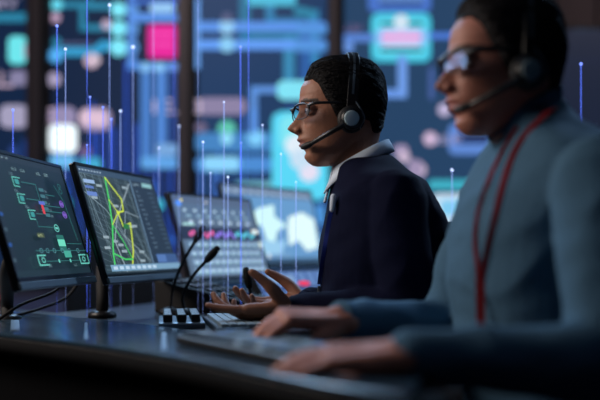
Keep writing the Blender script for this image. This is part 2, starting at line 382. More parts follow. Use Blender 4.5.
b.add([(x, y, DZ - .035) for x, y in poly] + [(x, y, DZ) for x, y in poly], [tuple(range(n - 1, -1, -1)), tuple(range(n, 2 * n))] + [(i, (i + 1) % n, n + (i + 1) % n, n + i) for i in range(n)])
b.build('desktop', M['desk2'], desk, bevel=.006, segs=3, local=DL)
b = MB(); inn = [Vector((p.x + .022, p.y + .022, 0)) for p in NS]; inn2 = [p + Vector((.025, .025, 0)) for p in inn]
for i in range(len(inn) - 1):
    a, c, d, e_ = inn[i], inn[i + 1], inn2[i + 1], inn2[i]
    b.add([(*a[:2], 0), (*c[:2], 0), (*d[:2], 0), (*e_[:2], 0), (*a[:2], DZ - .036), (*c[:2], DZ - .036), (*d[:2], DZ - .036), (*e_[:2], DZ - .036)],
          [(0, 1, 5, 4), (1, 2, 6, 5), (2, 3, 7, 6), (3, 0, 4, 7), (4, 5, 6, 7), (3, 2, 1, 0)])
b.build('side_panel', M['deskside'], desk, local=DL)
for (x, y) in ((.1, 3.6), (-.3, 3.5), (-1.2, 3.3), (.0, 1.75)):
    MB().box((x, y, (DZ - .036) / 2), (.06, .06, DZ - .036)).build('leg', M['darkmetal'], desk, bevel=.004, local=DL)
slab = [(p.x, p.y) for p in NS] + [(.165, 1.3), (.15, 1.68), (.1, 1.76), (-.1, 1.85), (-.2, 1.98), (-.325, 2.16), (-.465, 2.32), (-.82, 2.70), (-1.4, 3.25)]
b = MB(); n = len(slab)
b.add([(x, y, DZ + .0002) for x, y in slab] + [(x, y, DZ + .009) for x, y in slab], [tuple(range(n - 1, -1, -1)), tuple(range(n, 2 * n))] + [(i, (i + 1) % n, n + (i + 1) % n, n + i) for i in range(n)])
b.build('raised_front_panel', M['desk'], desk, bevel=.002, segs=2, local=DL)
for px, ya, yb, w_ in ((15, 1.98, 2.28, .018), (86, 1.80, 2.20, .006), (164, 1.60, 1.95, .009)):   # thin bright silver strips laid across the front panel
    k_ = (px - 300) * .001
    MB().ribbon([(k_ * ya, ya, DZ + .0096), (k_ * yb, yb, DZ + .0096)], w_, .0012, (1, 0, 0), 1).build('silver_strip', M['silver'], desk, local=DL)
b = MB(); b.tube([(p.x + .006, p.y + .003, DZ - .018) for p in NS[::2]], .0165, 10, 1).build('edge_trim', M['deskside'], desk, smooth=True, local=DL)

# ------------------------------------------------------------------ monitors
def monitor(label, X, Y, Zb, a, w, h, tilt, draw, bg, su_f=.33, dep=.09, bez=.008, bb=.026):
    """bottom-left corner of the screen at X, Y, Zb; a = degrees between the screen plane and the y axis"""
    ph = R_(90 - a); base = Vector((X, Y, DZ))
    e = empty('monitor', base, ph, label, 'monitor', 'desk monitors in a row')
    t = R_(tilt); U = Vector((0, math.sin(t), math.cos(t))); Nn = Vector((0, -math.cos(t), math.sin(t))); O = Vector((0, 0, Zb - DZ))
    P = lambda u, v, d=0: O + Vector((u, 0, 0)) + U * v + Nn * d
    rot = Matrix((Vector((1, 0, 0)), U, Nn)).transposed()
    MB().box(P(w / 2, h / 2, -.0075), (w, h, .013), mat=rot).build('housing', M['bezel'], e, bevel=.004)
    b = MB()
    for (x0, y0, x1, y1) in ((0, 0, w, bb), (0, h - bez, w, h), (0, 0, bez, h), (w - bez, 0, w, h)):
        b.box(P((x0 + x1) / 2, (y0 + y1) / 2, .001), (x1 - x0, y1 - y0, .006), mat=rot)
    b.build('bezel', M['bezel'], e, bevel=.001)
    MB().box(P(w / 2, .008, .003), (w, .016, .009), mat=rot).build('bottom_strip', M['strip'], e, bevel=.002)
    sw, sh = w - 2 * bez, h - bb - bez
    A = Art(lambda u, v, l: P(bez + u * sw, bb + v * sh, .0015 + l * .00006)); A.asp = sw / sh
    A.rect(0, 0, 1, 1, bg); draw(A); A.build('screen', e)
    b = MB(); b.ell(P(w / 2, h * .45, -.035), (.07, .07, .012), mat=rot); b.build('mount', M['matte'], e, smooth=True)
    su = w * su_f
    b = MB(); b.tube([P(w / 2, h * .45, -.045), P(w * .42, h * .25, -.085), Vector((su, P(0, 0, -dep).y, (Zb - DZ) * .6)), Vector((su, P(0, 0, -dep).y, .012))], [.014, .016, .015, .015], 12, 5)
    b.build('stand', M['matte'], e, smooth=True)
    MB().lathe([(.001, 0), (.034, 0), (.036, .004), (.034, .012), (.02, .018), (.001, .018)], (su, P(0, 0, -dep).y, .0005)).build('base', M['black'], e, smooth=True)
    return e
def s1(A):
    g = (104, 200, 186); gd = (52, 120, 118); t = (110, 140, 150); pu = (120, 90, 190)
    A.rect(0, .945, 1, 1, (34, 46, 58)); A.rect(0, 0, 1, .05, (30, 48, 58)); A.rect(0, .05, .055, .945, (28, 40, 52))
    r = random.Random(11)
    for k in range(6): A.rect(.01 + k * .05, .965, .035 + k * .05, .978, (120, 140, 150)); A.rr(.01, .12 + k * .12, .045, .15 + k * .12, .008, (38, 80, 150) if k % 2 else (60, 80, 92))
    for k, (x, y) in enumerate(((.3, .88), (.4, .88), (.6, .88), (.7, .88))): A.glyphs(x, y, .022, 3, (130, 160, 165), r)
    A.asp
    def dev(x, y, w=.09, h=.075):
        A.line([(x, y), (x, y + h), (x + w, y + h)], .008, g); A.line([(x, y), (x + w * .7, y)], .008, g); A.rr(x + .02, y + .018, x + w * .75, y + h * .8, .008, (60, 150, 150)); A.glyphs(x - .02, y + h + .015, .018, 3, t, r)
    dev(.26, .74); dev(.26, .60); dev(.33, .47)
    for x0, y0, x1, y1 in ((.35, .78, .52, .78), (.35, .64, .5, .64), (.42, .52, .5, .52), (.56, .6, .78, .6), (.52, .78, .52, .52), (.5, .55, .78, .55), (.78, .8, .86, .66), (.86, .66, .9, .3), (.62, .7, .74, .7)):
        A.line([(x0, y0), (x1, y1)], .006, gd)
    for k in range(5): A.rr(.535, .50 + k * .055, .6, .53 + k * .055, .01, (64, 110, 120)); A.glyphs(.61, .5 + k * .055, .016, 2, t, r)
    A.rr(.5, .52, .53, .62, .006, (220, 60, 70)); A.rr(.48, .6, .56, .63, .008, (90, 110, 200)); A.ring(.8, .63, .028, .008, pu); A.ring(.8, .53, .028, .008, pu); A.rr(.77, .615, .83, .645, .01, pu); A.rr(.77, .515, .83, .545, .01, pu)
    A.ring(.84, .75, .022, .005, gd); A.ring(.84, .8, .018, .005, gd)
    A.ring(.62, .40, .03, .008, g); A.rr(.6, .39, .64, .41, .006, g); A.rr(.58, .2, .68, .34, .01, (40, 110, 100)); A.rr(.58, .24, .68, .30, .006, (110, 220, 190)); A.rr(.62, .14, .72, .2, .008, (70, 170, 150))
    A.rr(.33, .31, .42, .35, .008, (70, 84, 60)); A.glyphs(.34, .32, .018, 4, (180, 190, 140), r)
    for x in (.32, .4, .49, .6, .7, .83): A.ring(x, .2, .018, .005, (90, 150, 160))
    A.line([(.25, .2), (.95, .2)], .005, gd); A.line([(.3, .11), (.9, .11)], .005, gd)
    for x in (.25, .82): A.line([(x, .08), (x, .16), (x + .1, .16)], .012, g); A.line([(x, .08), (x + .12, .08)], .012, g); A.ring(x + .06, .12, .02, .008, g)
    A.line([(.95, .16), (.95, .08)], .01, g)
    for x in (.5, .66): A.rr(x, .095, x + .02, .125, .004, g)
    A.glyphs(.35, .06, .018, 3, t, r); A.glyphs(.7, .06, .018, 3, t, r); A.glyphs(.06, .88, .015, 4, t, r)
    A.line([(.36, .45), (.36, .4), (.55, .4)], .005, gd); A.line([(.68, .26), (.9, .26)], .005, gd)
def s2(A):
    r = random.Random(21)
    A.rect(0, .94, 1, 1, (54, 76, 100))
    for k in range(8): A.rect(.02 + k * .035, .962, .04 + k * .035, .978, (150, 170, 190))
    A.rect(0, 0, .63, .94, (42, 58, 66))
    def ln(p, w, c):   # clipped to the map part
        q = []
        for x, y in p: q.append((min(max(x, .004), .625), min(max(y, .004), .935)))
        A.line(q, w, c)
    for k in range(16):
        x = r.uniform(-.1, .6); ln([(x, .94), (x + r.uniform(.0, .12), .45), (x + r.uniform(.05, .3), 0)], .004, (112, 134, 146))
    for k in range(22):
        y = r.uniform(0, 1.1); ln([(0, y), (.3, y - .12), (.63, y - r.uniform(.1, .4))], .003, (96, 116, 128))
    ln([(.62, .9), (.5, .75), (.42, .66), (.3, .5), (.2, .3), (.25, 0)], .012, (150, 166, 176)); ln([(.63, .55), (.45, .6), (.35, .35), (.62, .1)], .009, (140, 158, 168)); ln([(0, .75), (.2, .6), (.45, .15), (.5, 0)], .009, (130, 150, 160))
    for k in range(14): x, y = r.uniform(.03, .55), r.uniform(.05, .85); A.rr(x, y, x + .07, y + .025, .006, (150, 168, 178)); 
    A.rr(.02, .84, .15, .875, .006, (150, 180, 220)); A.rr(.02, .72, .14, .76, .006, (100, 130, 200)); A.rr(.02, .79, .12, .815, .006, (90, 120, 190))
    ye = (206, 226, 60); gr = (70, 214, 100)
    ln([(.3, .92), (.27, .7), (.22, .45), (.13, .18), (.1, .02)], .016, gr)
    ln([(.3, .92), (.44, .72), (.42, .6), (.34, .58), (.36, .45), (.47, .48), (.46, .44), (.40, .2), (.36, .12), (.32, .02)], .016, ye)
    ln([(.27, .7), (.34, .58), (.22, .45)], .010, ye); ln([(.13, .18), (.26, .12), (.36, .12)], .014, gr); ln([(.22, .45), (.3, .3), (.36, .12)], .010, gr)
    A.disc(.34, .58, .02, ye); A.rr(.36, .42, .44, .47, .008, (40, 120, 60))
    A.rect(.63, 0, .645, .94, (110, 140, 165)); A.rect(.645, .0, 1, .94, (38, 54, 72)); A.rr(.8, .885, .95, .93, .008, (140, 190, 195)); A.glyphs(.67, .89, .02, 5, (150, 175, 190), r)
    for k in range(13):
        y = .82 - k * .05; A.glyphs(.67, y, .016, 3 + k % 3, (110, 135, 155), r); A.rect(.85, y, .93, y + .008, (80, 104, 126))
    A.rr(.66, .02, .98, .16, .01, (60, 90, 140)); A.rect(0, 0, 1, .06, (120, 160, 190)); A.rr(.66, .075, .8, .15, .006, (84, 120, 180))
    for k in range(8): A.rr(.03 + k * .075, .015, .08 + k * .075, .045, .005, (190, 215, 235))
def s3(A):
    r = random.Random(31)
    A.rect(0, .9, 1, 1, (70, 86, 110)); A.rect(0, .72, 1, .9, (72, 92, 118)); A.disc(.07, .9, .035, (60, 120, 220)); A.disc(.11, .94, .015, (220, 200, 120)); A.disc(.4, .93, .012, (220, 220, 220))
    for k in range(7): x = .12 + k * .12; A.disc(x, .82, .02, (150, 175, 195)); A.disc(x + .04, .68, .022, (165, 185, 205)); A.rr(x, .74, x + .06, .765, .005, (120, 150, 170))
    A.rect(0, .46, 1, .62, (34, 44, 66))
    for k in range(22):
        x = .1 + k * .038; y = .53 + .025 * math.sin(k * 2.1); c = (210, 90, 150) if k < 8 else ((130, 110, 210) if k < 15 else (90, 190, 210))
        A.rr(x, y - .03, x + .028, y + .022, .006, c)
    A.rr(.9, .55, 1, .6, .01, (200, 220, 225)); A.rr(.9, .36, 1, .44, .01, (190, 205, 200)); A.rr(.05, .63, .18, .66, .008, (140, 180, 180))
    for j in range(4):
        y = .38 - j * .11; A.rect(.04, y - .02, .96, y + .06, (84 + j * 8, 110 + j * 8, 138 + j * 8))
        for k in range(11): A.rr(.07 + k * .08, y, .115 + k * .08, y + .035, .006, (150, 176, 194)); 
        for k in range(11): A.rect(.08 + k * .08, y - .015, .105 + k * .08, y - .006, (60, 140, 130))
def s4(A):
    r = random.Random(41)
    A.rect(0, .88, 1, 1, (90, 112, 140)); A.rect(0, .0, .2, .88, (70, 100, 140))
    for k in range(12): A.rr(.03 + k * .08, .91, .08 + k * .08, .95, .01, (150, 170, 195))
    A.poly([(.22, .6), (.34, .72), (.52, .78), (.5, .62), (.62, .5), (.5, .42), (.44, .25), (.36, .3), (.34, .48), (.24, .52)], (190, 225, 245)); A.poly([(.66, .62), (.84, .7), (.97, .6), (.95, .2), (.8, .15), (.72, .3), (.6, .22), (.62, .45)], (205, 228, 242)); A.poly([(.2, .3), (.3, .1), (.5, .12), (.58, .3), (.45, .28)], (140, 185, 215))
    A.disc(.26, .5, .02, (60, 210, 220)); A.rr(.22, .26, .3, .34, .02, (225, 232, 228)); A.rect(0, 0, 1, .06, (60, 90, 120))
    for k in range(6): A.rr(.02, .15 + k * .11, .17, .2 + k * .11, .01, (110, 150, 185))
    A.rect(.34, .06, .36, .12, WH); A.glyphs(.4, .08, .03, 8, (130, 160, 185), r)
# geometry solved from the photograph: screens are 24 inch, tilted back 17 degrees
monitor('nearest monitor at left edge showing teal circuit schematic on dark screen', -.548, 1.95, .81, 5.2, .500, .30, 17, s1, (24, 40, 50), .8, .19)
monitor('monitor showing yellow and green route on a dark city map', -.448, 2.33, .81, 12.3, .505, .30, 17, s2, (40, 56, 74))
def _br(f, k):
    def g(A):
        p0, l0 = A.poly, A.line
        bc = lambda c: tuple(min(255, int(v * k)) for v in c[:3]) + tuple(c[3:])
        A.poly = lambda pts, c: p0(pts, bc(c)); A.line = lambda pts, w, c: l0(pts, w, bc(c)); f(A)
    return g
monitor('blurred monitor with dashboard rows and pink status icons, behind the map monitor', -.325, 3.0, .78, 27, .50, .30, 17, _br(s3, 1.22), (92, 114, 140))
monitor('rearmost wide monitor with white map shapes just left of the man in navy', -.235, 3.7, .815, 32, .66, .34, 14, _br(s4, 1.12), (104, 156, 205))
# low touch panel beneath the rear monitor
tp = empty('touch_panel', (-.02, 3.25, DZ), R_(60), 'low tilted touch panel with red spot below the rearmost monitor', 'control panel')
rt = Matrix.Rotation(R_(-30), 3, 'X')
MB().box((0, 0, .05), (.46, .02, .12), mat=rt).build('housing', M['bezel'], tp, bevel=.003)
A = Art(lambda u, v, l: rt @ Vector((u * .44 - .22, -.0105 - l * .00008, v * .105 - .0525)) + Vector((0, 0, .05)))
A.rect(0, 0, 1, 1, (84, 118, 175))
for k in range(22): A.rect(.02 + k * .045, .02, .035 + k * .045, .95, (120, 155, 205) if k % 3 else (60, 84, 150))
A.rect(0, .35, 1, .45, (50, 70, 120)); A.disc(.62, .55, .09, (240, 50, 90)); A.rr(.1, .6, .5, .85, .04, (130, 160, 200)); A.build('screen', tp)
MB().box((0, .03, .02), (.3, .05, .04)).build('foot', M['matte'], tp, bevel=.002)

# sloped console, button pad, keyboards
cs = empty('sloped_console', (-.22, 2.78, DZ), R_(-18), 'dark sloped control console behind the hands of the man in navy', 'console')
b = MB(); w, d = .30, .22
b.add([(-w / 2, -d / 2, 0), (w / 2, -d / 2, 0), (w / 2, d / 2, 0), (-w / 2, d / 2, 0), (-w / 2, -d / 2, .09), (w / 2, -d / 2, .025), (w / 2, d / 2, .025), (-w / 2, d / 2, .09)], [(3, 2, 1, 0), (4, 5, 6, 7), (0, 1, 5, 4), (1, 2, 6, 5), (2, 3, 7, 6), (3, 0, 4, 7)])
b.build('body', M['matte'], cs, bevel=.005)
b = MB(); sl = Matrix.Rotation(math.atan2(.065, .3), 3, 'Y')
for i in range(5):
    for j in range(4): b.box((-.1 + i * .05, -.07 + j * .045, .0575 + .003 - (-.1 + i * .05) * .2167), (.03, .025, .006), mat=sl)
b.build('button_grid', M['keyd'], cs, bevel=.001)
def keyboard(name, loc, rz, w, d, rows, cols, keymat, label, colored=None):
    e = empty(name, loc, rz, label, 'keyboard', 'keyboards on the desk')
    MB().box((0, 0, .008), (w, d, .014)).build('case', M['black'], e, bevel=.003)
    b = MB(); mats = [keymat] + (colored or []); r = random.Random(3)
    for j in range(rows):
        for i in range(cols):
            b.mi = 0 if not colored or r.random() > .25 else 1 + r.randrange(len(colored))
            kw = (w - .016) / cols; kd = (d - .016) / rows
            b.box((-w / 2 + .008 + kw * (i + .5), -d / 2 + .008 + kd * (j + .5), .018), (kw * .84, kd * .84, .008))
    b.build('keys', mats, e, bevel=.0012)
    return e
keyboard('keyboard', (-.135, 2.18, DZ), R_(90 + 10), .36, .125, 6, 15, M['key'], 'keyboard with pale keys under the open hands of the man in navy')
keyboard('keyboard', (-.055, 1.56, DZ + .0095), R_(90 + 30), .40, .13, 6, 16, M['keyd'], 'blurred dark keyboard under the typing hands of the man in grey-blue', [M['keyblue'], M['key']])
bp_ = empty('button_pad', (-.268, 2.25, DZ), R_(90 + 8), 'small pad of chunky black buttons between map monitor and keyboard', 'control panel')
MB().box((0, 0, .008), (.24, .10, .014)).build('case', M['silver'], bp_, bevel=.003)
for i in range(6):
    for j in range(3):
        bt = MB().box((-.095 + i * .038, -.03 + j * .03, .0235), (.024, .02, .018)).build('button', M['keyd'], bp_, bevel=.003)

# gooseneck microphones
def goose(loc, pts, label, tip=.0095):
    e = empty('gooseneck_microphone', loc, 0, label, 'microphone', 'gooseneck microphones on the desk')
    MB().lathe([(.001, 0), (.03, 0), (.032, .004), (.03, .01), (.012, .018), (.001, .02)]).build('base', M['black'], e, smooth=True)
    MB().tube(pts, .0042, 10, 6).build('neck', M['matte'], e, smooth=True)
    a, c = Vector(pts[-2]), Vector(pts[-1]); d = (c - a).normalized()
    MB().tube([c - d * .005, c + d * .012, c + d * .034], [tip * .8, tip, tip * .75], 14, 3).build('foam_tip', M['matte'], e, smooth=True)
goose((-.345, 2.66, DZ), [(0, 0, .015), (.005, 0, .06), (.03, 0, .13), (.07, 0, .20)], 'taller of the two gooseneck microphones leaning right in front of the dashboard monitor')
goose((-.30, 2.60, DZ), [(0, 0, .015), (-.005, 0, .05), (.02, 0, .10), (.062, 0, .148)], 'shorter gooseneck microphone leaning right beside the taller one', .011)
goose((-.125, 2.55, DZ), [(0, 0, .015), (0, 0, .04), (-.003, 0, .07), (-.006, 0, .085)], 'short microphone with round foam tip behind the raised thumbs', .012)
# red mug and cables
mg = empty('mug', (-.895, 2.86, DZ), 0, 'red mug on the desk at the left edge under the schematic monitor', 'mug')
MB().lathe([(.001, 0), (.034, 0), (.037, .004), (.037, .082), (.034, .084), (.033, .01), (.001, .008)]).build('cup_body', M['cup'], mg, smooth=True)
MB().tube([(.035, 0, .065), (.06, 0, .06), (.062, 0, .035), (.036, 0, .02)], .005, 10, 5).build('handle', M['cup'], mg, smooth=True)
def cable(pts, label):
    tag(MB().tube(pts, .004, 8, 8).build('cable', M['matte'], smooth=True), label, 'cable', 'black cables behind the schematic monitor')
cable([(-.70, 2.3, .725), (-.66, 2.36, .76), (-.60, 2.45, .79), (-.585, 2.5, .83)], 'upper black cable looping up behind the schematic monitor')
cable([(-.72, 2.42, .725), (-.66, 2.5, .74), (-.60, 2.58, .77), (-.56, 2.58, .83)], 'lower black cable curving up behind the schematic monitor towards the map monitor')

# lilac rear counter behind the monitors
rc = empty('rear_counter', (-1.35, 5.4, 0), R_(8), 'low curved lilac counter in the background beneath the schematic and map monitors', 'counter')
arc = [Vector((.75 * math.cos(R_(a)), .45 * math.sin(R_(a)), 0)) for a in range(180, 361, 10)]
b = MB(); b.rings([[ (p.x, p.y, .0), (p.x * .93, p.y * .93, .0), (p.x * .93, p.y * .93, .70), (p.x, p.y, .70)] for p in arc]).build('curved_front', M['lilac'], rc)
b = MB(); n = len(arc); b.add([(p.x * 1.04, p.y * 1.04, .702) for p in arc] + [(p.x * 1.04, p.y * 1.04, .72) for p in arc], [tuple(range(n)), tuple(range(2 * n - 1, n - 1, -1))] + [(i, n + i, n + (i + 1) % n, (i + 1) % n) for i in range(n)])
b.build('countertop', M['deskside'], rc)

# ------------------------------------------------------------------ thin glowing light lines
LBL = (80, 110, 245, 1.7); LBW = (150, 176, 255, 1.3)
mat_b = em(*LBL); mat_w = em(*LBW); mat_dot = em(190, 208, 255, 1.9); mat_dotb = em(120, 145, 255, 1.8)
def light_line(px, py, Y, label, blue=True, r=.0011, dot=.0052, yb=None):
    dot *= .66
    X = (px - 300) * .001 * Y; Z = HC + (250 - py) * .001 * Y
    inside = False; q = poly; j = len(q) - 1
    for i in range(len(q)):
        if (q[i][1] > Y) != (q[j][1] > Y) and X < (q[j][0] - q[i][0]) * (Y - q[i][1]) / (q[j][1] - q[i][1]) + q[i][0]: inside = not inside
        j = i
    z0 = DZ + .001 if inside else 0
    e = empty('light_line', (X, Y, z0), 0, label, 'light line', 'thin glowing vertical data lines')
    H_ = Z - z0; L_ = min(H_ * .98, .17 * Y); MB().tube([(0, 0, 0), (0, 0, H_ - L_), (0, 0, H_ - L_ * .6), (0, 0, H_)] if Z < 1.8 else [(0, 0, 0), (0, 0, .45 * H_), (0, 0, .6 * H_), (0, 0, H_)], [.0001, .00012, r * .7, r], 8, 4, roundcap=False).build('line', mat_b if blue else mat_w, e, smooth=True)
    if dot: MB().ell((0, 0, Z - z0), (dot,) * 3, nu=14, nv=10).build('dot', mat_dotb if blue else mat_dot, e, smooth=True)
def ym(px): return 2.40 + max(0, px - 66) / 82 * .50 if px < 150 else 2.93
LL = [
    (13, 110, 2.1 + .45, 'thin blue light line with dot at the far left, left of the first pillar', True, .005),
    (57, 26, 2.52, 'blue light line whose dot is just right of the first pillar', True, .0055),
    (65.5, 49, 2.53, 'light line with white-blue dot, second right of the first pillar', False, .0055),
    (87, -40, ym(87), 'blue light line running off the top, left of the short dots', True, 0),
    (90, 97, ym(92), 'short light line with dot level with the pale lettering, leftmost of the short lines', True, .0045),
    (103, 107, ym(103), 'short light line with dot right of the pale lettering blob', True, .0045),
    (109.5, 5, ym(110), 'tall light line whose white dot is near the top between cyan discs', False, .006),
    (111.5, 119, ym(113), 'short light line with faint dot beside the tall top-dotted line', True, .0045),
    (120.5, 111, ym(121), 'short light line with pale dot above the map monitor', False, .0055),
    (133, 47, ym(133), 'tall light line with large white dot right of the cyan discs', False, .0075),
    (87, 145, ym(87) + .02, 'very short light line with small dot just above the map monitor left corner', True, .0035),
    (153.5, -40, 2.95, 'white-blue light line running off the top through the magenta square', False, 0),
    (159, 148, 2.95, 'short faint light line with dot above the map monitor right corner', False, .0045),
    (179, 126, 2.98, 'faint light line with grey dot in front of the middle pillar', False, .0045),
    (174, -40, 2.98, 'faint blue light line running off the top right of the magenta square', True, 0),
    (198, -40, 2.62, 'bright light line running off the top at the middle pillar edge', False, 0),
    (240.5, 47, 2.62, 'light line with faint dot on the long blue bars left of the navy man', True, .005),
    (248.5, -40, 2.62, 'blue light line running off the top left of the navy man', True, 0),
    (224, 102, 2.62, 'pale light line whose dot sits on the row of pale lettering', False, .0035),
    (203, 142, 2.62, 'short pale light line above the dashboard monitor', False, .0045),
    (210.5, 173, 2.62, 'shortest pale light line just above the dashboard monitor', False, .003),
    (228, 177, 2.62, 'short pale light line with dot left of the rearmost monitor', False, .0045),
    (262.5, 125, 2.62, 'pale light line with small dot in front of the map shapes monitor, left of three', False, .0035),
    (281, 154, 2.62, 'pale light line in front of the rearmost monitor, right of the small dots', False, .0035),
    (241, 143, 2.62, 'faint light line with small dot below the pale lettering row', True, .0035),
    (296, 182, 2.62, 'lowest pale light line in front of the rearmost monitor near the navy man', False, .003),
    (452, 170, 2.75, 'pale light line with dot between the two men', False, .006),
    (581, 64, 2.62, 'blue light line with dot above the shoulder of the man in grey-blue', True, .006),
]
for px, py, Y, lb, bl, dt in LL: light_line(px, py, Y, lb, bl, .0010 if bl else .0008, dt)

# ------------------------------------------------------------------ human figures
def sm(a, b_, x): t = min(1, max(0, (x - a) / (b_ - a))); return t * t * (3 - 2 * t)
ZT = [-.122, -.119, -.112, -.1, -.085, -.07, -.055, -.04, -.02, 0, .02, .04, .056, .072, .090, .100, .107, .110]
XF = [-.078, -.089, -.097, -.103, -.107, -.112, -.113, -.112, -.110, -.108, -.111, -.113, -.110, -.099, -.074, -.05, -.02, .0]
XB = [-.055, -.042, -.024, -.002, .016, .032, .046, .056, .061, .065, .067, .068, .068, .065, .055, .042, .026, .010]
HW = [.006, .021, .033, .045, .055, .061, .066, .069, .072, .074, .0755, .0755, .073, .067, .053, .039, .021, .006]
XC = [-.078, -.076, -.07, -.058, -.04, -.022, -.008, 0, 0, 0, .0, .0, .0, .0, .002, .004, .005, .005]
def head_base(th, z):
    xf, xb, w, xc = (np.interp(z, ZT, t) for t in (XF, XB, HW, XC))
    c, s = math.cos(th), math.sin(th); n = 2.15
    a = xc - xf if c < 0 else xb - xc
    return Vector((xc + a * math.copysign(abs(c) ** (2 / n), c), w * math.copysign(abs(s) ** (2 / n), s), z))
def G(d, s_): return math.exp(-(d / s_) ** 2)
def head_feat(p, k):
    x, y, z = p; ay = abs(y)
    if x > -.03: return p
    f = sm(-.03, -.075, x); d = 0
    pr = np.interp(z, [-.053, -.048, -.043, -.037, -.030, -.015, .0, .008, .02], [0, .012, .025, .031 * k['nose'], .0275 * k['nose'], .0175, .0105, .008, .002])
    sy = np.interp(z, [-.046, -.036, -.02, .01], [.0145, .0125, .0095, .0085])
    d += pr * math.exp(-(ay / sy) ** 2.4)
    d += .005 * G(ay - .027, .02) * G(z - .021, .009) + .003 * G(y, .018) * G(z - .02, .01)
    d -= .013 * G(ay - .032, .016) * G(z + .001, .012)
    d += .005 * G(ay - .042, .02) * G(z + .032, .016)
    d += .006 * G(y, .028) * G(z + .062, .018)
    d += .0065 * G(y, .022) * G(z + .0615, .0045) + .0065 * G(y, .020) * G(z + .0755, .0055)
    d -= .006 * G(y, .024) * G(z + .0685, .0022)
    d -= .005 * G(y, .022) * G(z + .088, .006)
    d += .0055 * G(y, .020) * G(z + .103, .011)
    d -= .003 * G(ay - .05, .012) * G(z + .065, .02)
    return Vector((x - d * f, y, z))
def grid(fn, nz=120, nt=144):
    rg = []
    for i in range(nz):
        t = PI * (i + .3) / (nz - .4); z = -.006 - .1157 * math.cos(t)
        rg.append([fn(2 * PI * a / nt, z) for a in range(nt)])
    return rg
def hand(mb, T, fing, thumb, side, sc=1.0):
    """T: 4x4, local x along fingers, y towards the thumb side, z out of the back of the hand. fing: 4 x (curl1, curl2, curl3, spread)"""
    L = lambda x, y, z: T @ (Vector((x, y, z)) * sc)
    for yy, r0, r1 in ((.028, .0125, .0125), (.010, .014, .0125), (-.010, .014, .012), (-.027, .0125, .011)):
        mb.tube([L(-.01, yy * .55, 0), L(.03, yy * .8, -.002), L(.065, yy * .97, 0), L(.092, yy, .0)], [r * sc for r in (.019, .0165, r0, r1)], 12, 3)
    mb.tube([L(-.028, 0, 0), L(.0, 0, 0), L(.035, .002, -.004), L(.06, .002, -.003)], [.024 * sc, .0255 * sc, .020 * sc, .013 * sc], 14, 3)
    spec = ((.026, (.044, .026, .021), .0092), (.009, (.049, .030, .022), .0094), (-.0095, (.045, .028, .021), .0090), (-.026, (.035, .021, .019), .0079))
    for (y0, ls, r), (c1, c2, c3, sp_) in zip(spec, fing):
        p = Vector((.086, y0, .0)); pts = [Vector((.07, y0 * .97, 0)), p.copy()]; a = 0; yaw = R_(sp_)
        for l, c in zip(ls, (c1, c2, c3)):
            a += R_(c); p = p + Vector((math.cos(a) * math.cos(yaw), math.cos(a) * math.sin(yaw), -math.sin(a))) * l; pts.append(p.copy())
        mb.tube([L(*q) for q in pts], [r * 1.08 * sc, r * 1.1 * sc, r * 1.03 * sc, r * .95 * sc, r * .74 * sc], 12, 4)
    p = Vector((.012, .022, -.006)); pts = [p.copy()]; d = Vector(thumb[0]).normalized(); d2 = Vector(thumb[1]).normalized(); d3 = Vector(thumb[2]).normalized()
    for l, dd in ((.040, d), (.034, d2), (.028, d3)): p = p + dd * l; pts.append(p.copy())
    mb.tube([L(*q) for q in pts], [.017 * sc, .0145 * sc, .0110 * sc, .0082 * sc], 12, 4)
def frame(o, xd, up):
    x = Vector(xd).normalized(); z = Vector(up); z = (z - x * z.dot(x)).normalized(); y = z.cross(x)
    return Matrix(((x.x, y.x, z.x, o[0]), (x.y, y.y, z.y, o[1]), (x.z, y.z, z.z, o[2]), (0, 0, 0, 1)))
def torso(mb, secs, grow=0, yc=0, yaw=0, n=40):
    zz = [s[0] for s in secs]; R = []
    cx0 = secs[3][1]
    for z in np.linspace(zz[0], zz[-1], 60):
        cx, ax, ay = (np.interp(z, zz, [s[k] for s in secs]) for k in (1, 2, 3)); ax += grow; ay += grow; ring = []
        for a in range(n):
            t = 2 * PI * a / n; e = 2 / 2.35
            x = math.copysign(abs(math.cos(t)) ** e, math.cos(t)) * ax; y = math.copysign(abs(math.sin(t)) ** e, math.sin(t)) * ay
            X = cx + x - cx0; ring.append((cx0 + X * math.cos(yaw) - y * math.sin(yaw), yc + X * math.sin(yaw) + y * math.cos(yaw), z))
        R.append(ring)
    mb.rings(R)

